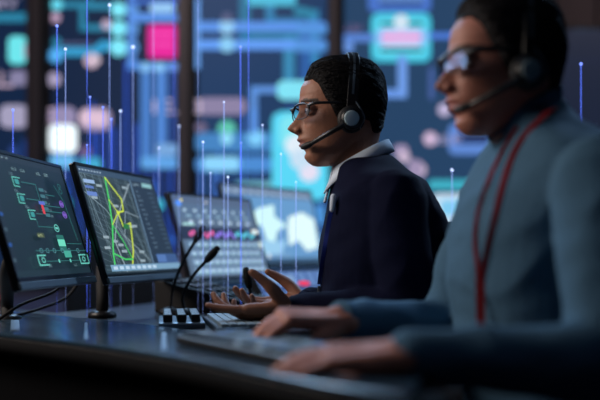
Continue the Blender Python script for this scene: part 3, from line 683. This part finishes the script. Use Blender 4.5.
def person(P):
    HX, HY, HZ = P['head']; Mh = Matrix.Translation((HX, HY, HZ)) @ Matrix.Rotation(R_(P['yaw']), 4, 'Z') @ Matrix.Rotation(R_(P['pitch']), 4, 'Y')
    mb = MB()
    mb.rings([[Mh @ head_feat(head_base(t, z), P) for t in [2 * PI * a / 144 for a in range(144)]] for z in [-.006 - .1157 * math.cos(PI * (i + .3) / 119.6) for i in range(120)]])
    for s_ in (-1, 1):   # upper and lower eyelids, nostril wings and ears
        mb.ell(Mh @ Vector((-.0935, s_ * .032, .0045)), (.0142, .0155, .0105)); mb.ell(Mh @ Vector((-.0925, s_ * .032, -.0065)), (.0135, .0145, .007))
        mb.ell(Mh @ Vector((-.1225, s_ * .0125, -.041)), (.0085, .006, .0065))
        rot = Mh.to_3x3() @ Matrix.Rotation(R_(s_ * 20), 3, 'Z')
        mb.ell(Mh @ Vector((-.006, s_ * .075, -.018)), (.016, .006, .030), mat=rot); mb.ell(Mh @ Vector((-.002, s_ * .079, -.010)), (.013, .004, .02), mat=rot)
    nk = P['neck']
    mb.tube([Mh @ Vector((.015, 0, -.02)), Mh @ Vector((.004, 0, -.085)), Vector(nk[0]), Vector(nk[1])], [.056, .055, .057, .075], 28, 5)
    torso(mb, P['torso'], -.016, P['yc'], R_(P['tyaw']))
    for s_ in (0, 1):
        A_ = P['arm'][s_]; mb.tube(A_['pts'], [r - .009 for r in A_['rad'][:-1]] + [.027], 18, 5)
        hand(mb, frame(A_['pts'][-1], A_['hdir'], A_['hup']) @ Matrix.Diagonal((1, A_['flip'], 1, 1)), A_['fing'], A_['thumb'], 0, P.get('hs', 1))
        l = P['leg'][s_]; mb.tube(l, [.07, .068, .05, .045, .042, .03], 18, 4)
    body = remesh(mb, 'person', .0026, 2, None, P['skin'])
    me = body.data; inv = Mh.inverted(); n = len(me.vertices); co = np.empty(n * 3); me.vertices.foreach_get('co', co); co = co.reshape(-1, 3)
    h = np.c_[co, np.ones(n)] @ np.array(inv).T; x, y, z = h[:, 0], h[:, 1], h[:, 2]
    ok = (x < -.09) & (abs(z) < .15) & (abs(y) < .09)
    lw = .0225 * np.sqrt(np.clip(1 - 0 * y, 0, 1)); lipm = ok & (np.abs(y) < .025) & (np.abs(z + .0685) < .0125 * np.clip(1 - (np.abs(y) / .027) ** 2, 0, 1))
    brow = (x < -.07) & (np.abs(np.abs(y) - .034) < .021) & (np.abs(z - .0225 + np.abs(np.abs(y) - .03) * .18) < .0042)
    col = np.zeros((n, 4)); col[:, 3] = 1; col[lipm, 0] = .8; col[brow, 1] = .9
    ca = me.color_attributes.new('zones', 'FLOAT_COLOR', 'POINT'); ca.data.foreach_set('color', col.ravel())
    tag(body, P['label'], 'person')
    # eyes
    for s_ in (-1, 1):
        e = MB().ell(Mh @ Vector((-.0965, s_ * .032, -.001)), (.0125,) * 3); e.build('eye', M['eyew'], body, smooth=True)
        MB().ell(Mh @ Vector((-.1055, s_ * .032, -.0015)), (.0042, .0056, .0056), mat=Mh.to_3x3()).build('iris', M['iris'], body.children[-1], smooth=True)
    # hair
    def hz(x, y):
        fr = P['hairline']
        if x < -.06: base = fr - .30 * max(0, abs(y) - .035)
        else: base = fr
        return np.interp(x, [-.2, -.090, -.081, -.068, -.056, -.045, -.032, -.018, .03, .045, .1], [base, base, .055, .022, .004, -.022, -.036, -.02, -.030, -.072, -.078])
    def hfn(t, z):
        p = head_base(t, z); q = Vector((p.x, p.y, 0)); 
        nrm = Vector((p.x * .9, p.y * 1.4, max(-.02, p.z) * 1.0)).normalized() if p.length > 0 else Vector((0, 0, 1))
        mk = sm(-.006, .008, z - hz(p.x, p.y)); ang = math.atan2(p.y, p.z + .02)
        st = noise.noise(Vector((p.x * 14, ang * 9, z * 10))) * .0022 + noise.noise(Vector((p.x * 22, ang * 38, 3 + z * 14))) * .0022
        th = .0115 + P['hv'] * G(p.x + .055, .045) * sm(.05, .11, z) + .003 * sm(0, .09, p.x) * sm(.03, .0, abs(z - .02)) + st
        th *= .45 + .55 * sm(0, .035, z - hz(p.x, p.y))
        return p + nrm * (-.008 * (1 - mk) + th * mk)
    hb = MB(); hb.rings(grid(hfn, 150, 200)); hb.v = [Vector(v) for v in hb.v]
    ht = BVHTree.FromPolygons(hb.v, hb.f); rs = random.Random(int(P['foldseed'] * 10)); locks = 0; tries = 0
    def onhair(x, ph):
        o = Vector((x * .6, 0, .0)); d = Vector((x * .4 if abs(x) > .03 else 0, math.sin(ph) * .09, math.cos(ph) * .09)).normalized()
        return ht.ray_cast(o, d)
    while locks < 1500 and tries < 12000:   # combed-back locks lying over the scalp
        tries += 1
        x0 = rs.uniform(-.115, .075); ph = rs.uniform(-2.3, 2.3); sg = 1 if ph > 0 else -1; n_ = 6; L_ = rs.uniform(.035, .065); pts = []; lift = rs.uniform(.0, .0030); good = True
        dr = rs.uniform(.10, .55) * sg + rs.uniform(-.12, .12)
        for k in range(n_):
            t = k / (n_ - 1); h = onhair(x0 + L_ * t, ph + dr * t * (.4 + .6 * abs(ph) / 2.3))
            if h[0] is None or h[0].z < hz(h[0].x, h[0].y) + .003: good = False; break
            pts.append(h[0] + h[1].normalized() * (-.0006 + .0014 * math.sin(PI * t) + lift * t * t))
        if good: hb.tube(pts, [.0010, .0017, .0018, .0015, .0010, .0004], 5, 1, roundcap=False); locks += 1
    hb.v = [Mh @ Vector(v) for v in hb.v]
    hb.build('hair', P['hairmat'], body, smooth=True)
    # sweater, trousers, shoes
    fo = P['foldseed']
    def fold(p):
        v = Vector((p[0] * 7 + p[2] * 5, p[1] * 5, p[2] * 9 - p[0] * 6 + fo)); w2 = Vector((p[0] * 22, p[1] * 18, p[2] * 30 + fo))
        return .0065 * (1 - 2 * abs(noise.noise(v))) + .0022 * noise.noise(w2) - .003
    sw = MB(); torso(sw, P['torso'], 0, P['yc'], R_(P['tyaw']))
    for A_ in P['arm']:
        p = [Vector(q) for q in A_['pts']]; d = (p[-1] - p[-2]); cut = p[-1] - d.normalized() * .012
        sw.tube([*p[:-1], cut], A_['rad'], 24, 6)
    if P['turtle']:
        t0, t1 = P['turtle']; sw.tube([Vector(t0), (Vector(t0) + Vector(t1)) / 2, Vector(t1)], [.078, .0655, .0645], 32, 5, roundcap=False)
    P['sweater'] = remesh(sw, 'sweater', .005, 5, body, P['clothmat'], fold)
    for A_ in P['arm']:   # ribbed cuffs
        p = [Vector(q) for q in A_['pts']]; d = (p[-1] - p[-2]).normalized()
        MB().rings([[p[-1] + d * u + (d.orthogonal().normalized() * math.cos(2 * PI * a / 24) + d.cross(d.orthogonal().normalized()) * math.sin(2 * PI * a / 24)) * r for a in range(24)] for u, r in ((-.03, .032), (-.026, .0345), (.0, .034), (.004, .031), (.002, .026))]).build('cuff', P['clothmat'], body, smooth=True)
    tr = MB()
    for l in P['leg']: tr.tube(l, [.09, .085, .068, .062, .058, .052], 20, 4)
    hp = [Vector(l[0]) for l in P['leg']]; mid = (hp[0] + hp[1]) / 2
    tr.ell((mid.x + .02, mid.y, mid.z + .03), (.13, .18, .10)); tr.ell((mid.x, mid.y, mid.z + .09), (.13, .165, .08))
    remesh(tr, 'trousers', .008, 4, body, M['trousers'], lambda p: .004 * noise.noise(Vector((p[0] * 14, p[1] * 10, p[2] * 14))))
    for l in P['leg']:
        a = Vector(l[-1]); s_ = MB(); s_.tube([a + Vector((.045, 0, -.04)), a + Vector((-.02, 0, -.04)), a + Vector((-.10, 0, -.053)), a + Vector((-.17, 0, -.058))], [.036, .042, .040, .027], 18, 5); s_.tube([a, a + Vector((0, 0, -.04))], [.042, .042], 16, 1)
        s_.v = [(v[0], v[1], max(v[2], .002)) for v in s_.v]; s_.build('shoe', M['shoe'], body, smooth=True)
    return body, Mh

def headset(Mh, label, plate, cx=-.020, cz=-.028):
    e = empty('headset', Mh.translation, 0, label, 'headset', 'headsets worn by the two men'); loc = Matrix.Translation(Mh.translation)
    H = lambda x, y, z: Mh @ Vector((x, y, z))
    arc = []
    for a in range(0, 181, 12):
        t = R_(a); arc.append(H(cx + .004 + .020 * math.sin(t), -.0920 * math.cos(t) * (1 + .05 * math.sin(t) ** 2), cz + .012 + (.1295 - cz - .012) * math.sin(t) ** .8))
    fwd = Mh.to_3x3() @ Vector((1, 0, 0))
    MB().ribbon(arc, .024, .006, fwd, 2).build('headband', M['black'], e, smooth=False, bevel=.0015, local=loc)
    MB().ribbon([p + (p - Mh.translation).normalized() * .0032 for p in arc[1:12]], .005, .0016, fwd, 2).build('metal_strip', M['silver'], e, local=loc)
    for s_ in (-1, 1):
        rot = Mh.to_3x3() @ Matrix.Rotation(R_(s_ * -90), 3, 'X')
        cup = MB().lathe([(.001, -.012), (.027, -.012), (.0295, -.004), (.0295, .006), (.027, .012), (.001, .012)], H(cx + .003, s_ * .088, cz), rot).build('ear_cushion', M['cushion'], e, smooth=True, local=loc)
        MB().lathe([(.001, .0), (.0245, .0), (.024, .008), (.020, .012), (.001, .012)], H(cx + .003, s_ * .098, cz), rot).build('ear_cup', M['black'], e, smooth=True, local=loc)
        MB().lathe([(.001, .0), (.0165, .0), (.0165, .002), (.0145, .0035), (.001, .003)], H(cx, s_ * .110, cz), rot).build('cup_plate', plate, e, smooth=True, local=loc)
        MB().tube([H(cx + .010, s_ * .090, cz + .044), H(cx + .024, s_ * .098, cz + .019), H(cx + .030, s_ * .098, cz), H(cx + .02, s_ * .098, cz - .02)], .0022, 8, 5).build('yoke', M['silver'], e, smooth=True, local=loc)
    bp = [H(cx - .012, -.099, cz - .006), H(-.040, -.101, -.043), H(-.064, -.092, -.056), H(-.088, -.068, -.069), H(-.099, -.050, -.075)]
    MB().tube(bp, [.0075, .0062, .0056, .0052, .005], 12, 5).build('microphone_boom', M['black'], e, smooth=True, local=loc)
    MB().tube([bp[-1], H(-.108, -.04, -.0785), H(-.115, -.031, -.0805)], [.006, .0078, .006], 14, 3).build('microphone_tip', M['cushion'], e, smooth=True, local=loc)
def glasses(Mh, label, wk=1.0):
    e = empty('eyeglasses', Mh.translation, 0, label, 'glasses', 'glasses worn by the two men'); loc = Matrix.Translation(Mh.translation)
    H = lambda x, y, z: Mh @ Vector((x, y, z))
    for s_ in (-1, 1):
        def Lp(u, v, d=0): return H(-.1315 + (abs(u) if 0 else 0) + .75 * max(0, (u * 1.0)) ** 1.12 * 1.0 + .004 * 0 + d, s_ * (.009 + u), -.003 + v)
        out = []
        for k in range(28):
            a = 2 * PI * k / 28; u = .027 + .0255 * math.copysign(abs(math.cos(a)) ** .72, math.cos(a)); v = .0165 * math.copysign(abs(math.sin(a)) ** .8, math.sin(a)); out.append((u, v))
        pts = [Lp(u, v) for u, v in out]
        c = Lp(.027, 0); b = MB(); b.add(pts + [c], [(i, (i + 1) % 28, 28) for i in range(28)]); b.build('lens', M['glass'], e, smooth=True, local=loc)
        b = MB(); R = []
        for i, p in enumerate(pts):
            t = (pts[(i + 1) % 28] - pts[i - 1]).normalized(); o_ = (p - c).normalized(); q = t.cross(o_)
            rr_ = (.0026 if out[i][1] > .004 else .0011) * wk
            R.append([p + (o_ * math.cos(2 * PI * a / 8) + q * math.sin(2 * PI * a / 8)) * rr_ for a in range(8)])
        b.rings(R, closed=True).build('rim', M['black'], e, smooth=True, local=loc)
        a = Lp(.052, .010)
        MB().tube([a, H(-.092, s_ * .074, .010), H(-.06, s_ * .081, .010), H(-.01, s_ * .084, .008)], [.0034 * wk, .0034 * wk, .003 * wk, .0026 * wk], 8, 5, up=(0, 0, 1)).build('temple_arm', M['black'], e, smooth=True, local=loc)
    MB().tube([H(-.132, -.010, .004), H(-.136, 0, .0065), H(-.132, .010, .004)], .0019, 8, 5).build('bridge', M['black'], e, smooth=True, local=loc)

relax = ((12, 18, 10, 4), (14, 20, 12, 1), (18, 24, 12, -3), (24, 28, 14, -8))
typ = ((36, 30, 12, 6), (32, 28, 12, 1), (32, 30, 12, -3), (36, 32, 14, -9))
typ2 = ((8, 16, 10, 6), (8, 16, 10, 1), (10, 18, 10, -4), (14, 20, 12, -9))
def chain(sh, el, wr, r):
    sh, el, wr = Vector(sh), Vector(el), Vector(wr)
    pts = [sh, sh.lerp(el, .45), sh.lerp(el, .86), el.lerp(wr, .10), el.lerp(wr, .45), wr]
    return [tuple(p) for p in pts], r
p1a, ra = chain((.20, 2.09, .995), (.225, 2.055, .765), (-.018, 2.10, .760), [.064, .062, .054, .052, .046, .036])
p1b, _ = chain((.19, 2.43, 1.0), (.20, 2.52, .77), (.014, 2.34, .764), ra)
leg = lambda hx, y0, kx, y1, fx: [(hx, y0, .565), ((hx + kx) / 2, (y0 + y1) / 2, .56), (kx + .03, y1, .535), (kx + .0, y1, .44), (kx + (fx - kx) * .5, y1, .28), (fx, y1, .10)]
P1 = dict(head=(.114, 2.25, 1.2005), yaw=8, pitch=-1.5, nose=1.08, neck=[(.135, 2.25, 1.075), (.155, 2.25, 1.03)], yc=2.25, tyaw=4,
    torso=[(.52, .225, .128, .175), (.6, .205, .128, .168), (.70, .19, .130, .168), (.79, .182, .136, .175), (.86, .184, .140, .182), (.924, .188, .140, .190), (.97, .187, .131, .196), (1.01, .181, .116, .196), (1.045, .172, .098, .170), (1.070, .165, .082, .118), (1.088, .158, .066, .078), (1.10, .150, .052, .056)],
    arm=[dict(pts=p1a, rad=ra, hdir=(-.97, .05, -.07), hup=(.05, -.50, -.86), flip=-1, fing=((2, 8, 8, 5), (14, 26, 22, 1), (22, 32, 24, -4), (28, 32, 26, -9)), thumb=((.42, .62, -.45), (.62, .42, -.55), (.72, .36, -.5))),
         dict(pts=p1b, rad=ra, hdir=(-.95, -.12, -.07), hup=(.05, .45, -.88), flip=1, fing=((10, 20, 16, 5), (16, 26, 18, 0), (22, 28, 20, -4), (28, 30, 20, -9)), thumb=((.45, .60, -.45), (.72, .35, -.5), (.8, .2, -.45)))],
    leg=[leg(.21, 2.15, -.20, 2.10, -.16), leg(.21, 2.35, -.20, 2.40, -.16)], skin=M['skin1'], hairmat=M['hairb'], hairline=.066, hv=.011, clothmat=M['navy'], turtle=None, foldseed=1.3,
    label='man with short black hair and navy sweater over a pale collared shirt, palms open', hs=.98)
p2a, rb = chain((.44, 1.47, .99), (.410, 1.33, .742), (.133, 1.30, .753), [.070, .066, .058, .054, .045, .034])
p2b, _ = chain((.375, 1.885, .99), (.275, 1.86, .748), (.066, 1.665, .772), rb)
P2 = dict(head=(.363, 1.68, 1.2008), yaw=10, pitch=-1, nose=1.0, neck=[(.385, 1.68, 1.075), (.395, 1.68, 1.03)], yc=1.68, tyaw=9,
    torso=[(.52, .45, .135, .180), (.6, .43, .135, .172), (.70, .41, .135, .172), (.79, .400, .138, .18), (.86, .398, .143, .186), (.92, .402, .142, .195), (.98, .410, .130, .202), (1.025, .413, .112, .196), (1.06, .412, .093, .165), (1.085, .408, .078, .115), (1.105, .400, .066, .076), (1.12, .392, .058, .060)],
    arm=[dict(pts=p2a, rad=rb, hdir=(-.985, .10, -.05), hup=(-.05, -.2, 1), flip=-1, fing=typ2, thumb=((.75, .55, -.3), (.9, .3, -.3), (.95, .1, -.25))),
         dict(pts=p2b, rad=rb, hdir=(-.94, -.30, .08), hup=(.10, -.15, 1), flip=1, fing=typ, thumb=((.75, .5, -.4), (.85, .2, -.5), (.85, .0, -.5)))],
    leg=[leg(.44, 1.58, .03, 1.55, .06), leg(.44, 1.78, .03, 1.80, .06)], skin=M['skin2'], hairmat=M['hairbr'], hairline=.070, hv=.016, clothmat=M['teal'], turtle=((.395, 1.68, 1.075), (.382, 1.68, 1.122)), foldseed=8.1,
    label='man in the foreground wearing a grey-blue turtleneck sweater, typing, out of focus', hs=1.02)
body1, Mh1 = person(P1)
body2, Mh2 = person(P2)
headset(Mh1, 'black headset with pale ear cup plate worn by the man in navy', M['plate'])
headset(Mh2, 'blurred black headset worn by the man in the grey-blue turtleneck', M['plate2'])
glasses(Mh1, 'thin dark-rimmed glasses worn by the man in navy')
glasses(Mh2, 'dark-rimmed glasses worn by the man in the grey-blue turtleneck', 1.6)

# shirt collar of the man in navy
def collar():
    cx, cy = .134, 2.25; b = MB(); R = []
    N = 60
    for i in range(N + 1):
        a = R_(20 + 320 * i / N)          # 0 = front (-x)
        fr = (1 + math.cos(a)) / 2        # 1 at the front
        dx, dy = -math.cos(a), -math.sin(a)
        zt = 1.138 - .070 * fr ** 1.1; r0x, r0y = .062, .062
        drop = .026 + .030 * fr ** 5
        prof = [(r0x, zt - .035), (r0x + .001, zt - .002), (r0x + .004, zt + .001), (r0x + .012, zt - drop * .5), (r0x + .017 + .008 * fr ** 4, zt - drop), (r0x + .014 + .008 * fr ** 4, zt - drop - .001), (r0x + .008, zt - drop * .5), (r0x + .002, zt - .036)]
        R.append([(cx + dx * r, cy + dy * r * .98, z) for r, z in prof])
    b.rings(R); o = b.build('shirt_collar', M['shirt'], body1, smooth=True); o['label'] = 'pale blue-white folded shirt collar'
    b = MB().box((.064, 2.243, 1.03), (.006, .05, .07), mat=Matrix.Rotation(R_(14), 3, 'Y')); 
    o = b.build('shirt_front', M['shirt'], body1, bevel=.002)
collar()
# turtleneck roll: slanted, high at the nape and low under the chin
b = MB(); R = []
for (u, rx) in ((0, .070), (.010, .0645), (.022, .0625), (.034, .0620), (.040, .0625), (.043, .0605), (.038, .056), (.02, .055)):
    ring = []
    for a in range(48):
        t = 2 * PI * a / 48; ring.append((.380 + math.cos(t) * rx * .97, 1.68 + math.sin(t) * rx * .97, 1.098 + u * .9 + math.cos(t) * (.024 + u * .1)))
    R.append(ring)
b.rings(R, cap=False).build('sweater_collar', M['teal'], body2, smooth=True)

# lanyards laid on the garments
def bvh(o):
    me = o.data; return BVHTree.FromPolygons([v.co for v in me.vertices], [p.vertices for p in me.polygons])
def lay(tree, px, py, off=.004, fallbackY=2.0):
    o = Vector((0, 0, HC)); d = Vector(((px - 300) * .001, 1, (250 - py) * .001)).normalized()
    h, nn, _, _ = tree.ray_cast(o, d)
    return h + nn * off if h is not None else o + d * fallbackY
t2 = bvh(P2['sweater']); t1_ = bvh(P1['sweater'])
ly = empty('lanyard', (.3, 1.6, .9), 0, 'thin red lanyard hanging round the neck of the man in grey-blue', 'lanyard'); loc = Matrix.Translation((.3, 1.6, .9))
def near_pt(tree, p, off=.004):
    h, nn, _, _ = tree.find_nearest(Vector(p)); return h + nn * off
s1p = [near_pt(t2, (.45, 1.70, 1.13), .006)] + [lay(t2, x, y) for x, y in ((553, 110), (538, 124), (522, 142), (511, 165), (503, 190), (497, 215), (491, 240), (486, 262), (482, 285))]
s2p = [lay(t2, x, y) for x, y in ((519, 128), (511, 140), (500, 160), (489, 185), (482, 205), (478, 225), (477, 245), (479, 265), (481, 285))]
MB().ribbon(s1p, .009, .0022, (1, -.3, 0), 5).build('near_strap', M['red'], ly, local=loc)
MB().ribbon(s2p, .0065, .0022, (1, -.3, 0), 5).build('far_strap', M['red'], ly, local=loc)
e1 = s1p[-1]; MB().ribbon([e1 + Vector((0, 0, .01)), e1 + Vector((0, -.004, -.03)), e1 + Vector((0, -.008, -.075))], .014, .003, (1, -.3, 0), 3).build('lower_strap', M['red'], ly, local=loc)
MB().box(e1 + Vector((0, -.009, -.088)), (.016, .008, .024)).build('clip', M['darkmetal'], ly, bevel=.002, local=loc)
ly = empty('lanyard', (.05, 2.2, .9), 0, 'narrow blue lanyard down the chest of the man in navy', 'lanyard'); loc = Matrix.Translation((.05, 2.2, .9))
q = [lay(t1_, x, y, .004) for x, y in ((337, 200), (332, 215), (329, 232), (326, 250), (323, 268), (321, 284))]
MB().ribbon(q, .009, .002, (1, -.2, 0), 5).build('strap', M['blue'], ly, local=loc)
MB().box(q[-1] + Vector((0, -.003, -.014)), (.008, .006, .02)).build('clip', M['silver'], ly, bevel=.0015, local=loc)
# small pale microphone clip
tag(MB().tube([q[0] + Vector((-.004, -.004, .006)), q[0] + Vector((-.007, -.006, -.022))], [.007, .0055], 12, 1).build('lapel_clip', M['shirt'], smooth=True), 'small pale clip at the collar of the navy sweater', 'clip')

# ------------------------------------------------------------------ chairs
def chair(loc, label):
    e = empty('office_chair', loc, 0, label, 'chair', 'office chairs at the desk')
    b = MB(); R = []
    for z, g_ in ((.40, .94), (.42, 1), (.455, 1), (.47, .93)):
        R.append([(math.copysign(abs(math.cos(t)) ** .5, math.cos(t)) * .24 * g_, math.copysign(abs(math.sin(t)) ** .5, math.sin(t)) * .25 * g_, z) for t in [2 * PI * a / 32 for a in range(32)]])
    b.rings(R).build('seat', M['fabric'], e, smooth=True)
    R = []
    for z, w_ in ((.50, .17), (.53, .20), (.65, .215), (.8, .215), (.9, .20), (.945, .16), (.952, .12)):
        xo = .215 + .02 * ((z - .72) / .25) ** 2; ring = []
        for t in [2 * PI * a / 24 for a in range(24)]:
            y = math.copysign(abs(math.sin(t)) ** .6, math.sin(t)) * w_; ring.append((xo + .022 * math.cos(t) - .03 * (y / .2) ** 2, y, z))
        R.append(ring)
    b = MB().rings(R).build('backrest', M['fabric'], e, smooth=True)
    MB().tube([(.05, 0, .39), (.22, 0, .38), (.262, 0, .45), (.258, 0, .6)], .016, 12, 5).build('back_support', M['darkmetal'], e, smooth=True)
    for s_ in (-1, 1): MB().tube([(.06, s_ * .24, .41), (.06, s_ * .29, .45), (.06, s_ * .29, .60), (.06, s_ * .29, .64)], .012, 10, 4).build('armrest', M['black'], e, smooth=True) if 0 else None
    MB().lathe([(.001, .07), (.035, .07), (.035, .2), (.022, .205), (.022, .385), (.07, .395), (.001, .4)]).build('gas_post', M['darkmetal'], e, smooth=True)
    for k in range(5):
        a = 2 * PI * k / 5 + .3; d = Vector((math.cos(a), math.sin(a), 0))
        MB().tube([d * .02 + Vector((0, 0, .10)), d * .15 + Vector((0, 0, .095)), d * .29 + Vector((0, 0, .075))], [.024, .02, .014], 10, 3).build('base_leg', M['black'], e, smooth=True)
        MB().lathe([(.001, -.02), (.026, -.02), (.028, -.01), (.028, .01), (.026, .02), (.001, .02)], d * .29 + Vector((0, 0, .03)), Matrix.Rotation(PI / 2, 3, 'X') @ Matrix.Rotation(.3, 3, 'Y'), 20).build('caster', M['black'], e, smooth=True)
    return e
c1 = chair((.118, 2.25, 0), 'black office chair with the man in navy seated on it')
c2 = copy_tree(c1); c2.location = (.36 + .03, 1.68, 0); c2['label'] = 'office chair under the man in the grey-blue turtleneck'
c3 = copy_tree(c1); c3.location = (-.70, 4.15, 0); c3.rotation_euler = (0, 0, 2.2); c3['label'] = 'empty dark office chair in the background behind the map monitor'

# ------------------------------------------------------------------ lights
def area(name, loc, target, size, energy, col):
    l = bpy.data.lights.new(name, 'AREA'); l.size = size; l.energy = energy; l.color = col
    o = bpy.data.objects.new(name, l); C.objects.link(o); o.location = loc
    o.rotation_euler = (Vector(target) - Vector(loc)).to_track_quat('-Z', 'Y').to_euler()
    return o
area('key_light_left', (-1.8, 2.1, 1.95), (0, 2.1, 1.0), .9, 32, (1, .87, .78))  # added warm key light for the faces, hangs free without a fixture
area('ceiling_lamp_back_right', (1.5, 4.0, 2.9), (.3, 2.1, 1.0), .9, 62, (.42, .66, 1))
area('ceiling_lamp_back_left', (-.9, 4.2, 2.9), (.1, 1.9, .9), 1.2, 72, (.40, .66, 1))
area('pillar_fill', (-.6, 4.7, 3.0), (-.6, 6.0, 1.6), 1.0, 15, (1, .86, .80))  # added dim light to lift the pillars, no fixture
area('trim_fill', (2.0, 5.2, 3.0), (2.0, 6.6, 2.2), .8, 12, (1, .86, .80))  # added dim light that brightens the brown trim
area('overhead_fill', (-.3, 1.0, 2.9), (.2, 1.9, .8), 1.4, 3, (.55, .72, 1))  # added faint cool fill from above, no fixture
w = bpy.data.worlds.new('w'); bpy.context.scene.world = w; w.use_nodes = True
w.node_tree.nodes['Background'].inputs[0].default_value = (.02, .035, .08, 1); w.node_tree.nodes['Background'].inputs[1].default_value = .3

# ------------------------------------------------------------------ camera
cam = bpy.data.cameras.new('cam'); co = bpy.data.objects.new('cam', cam); C.objects.link(co)
co.location = (0, 0, HC); co.rotation_euler = (R_(90), 0, 0)
cam.sensor_width = 36; cam.lens = 60; cam.shift_y = 50 / 600
cam.dof.use_dof = True; cam.dof.focus_distance = 2.28; cam.dof.aperture_fstop = 1.5
sc = bpy.context.scene; sc.camera = co
sc.view_settings.view_transform = 'Standard'; sc.view_settings.look = 'None'; sc.view_settings.exposure = 0; sc.view_settings.gamma = 1
sc.view_settings.use_curve_mapping = False
sc.cycles.use_denoising = True
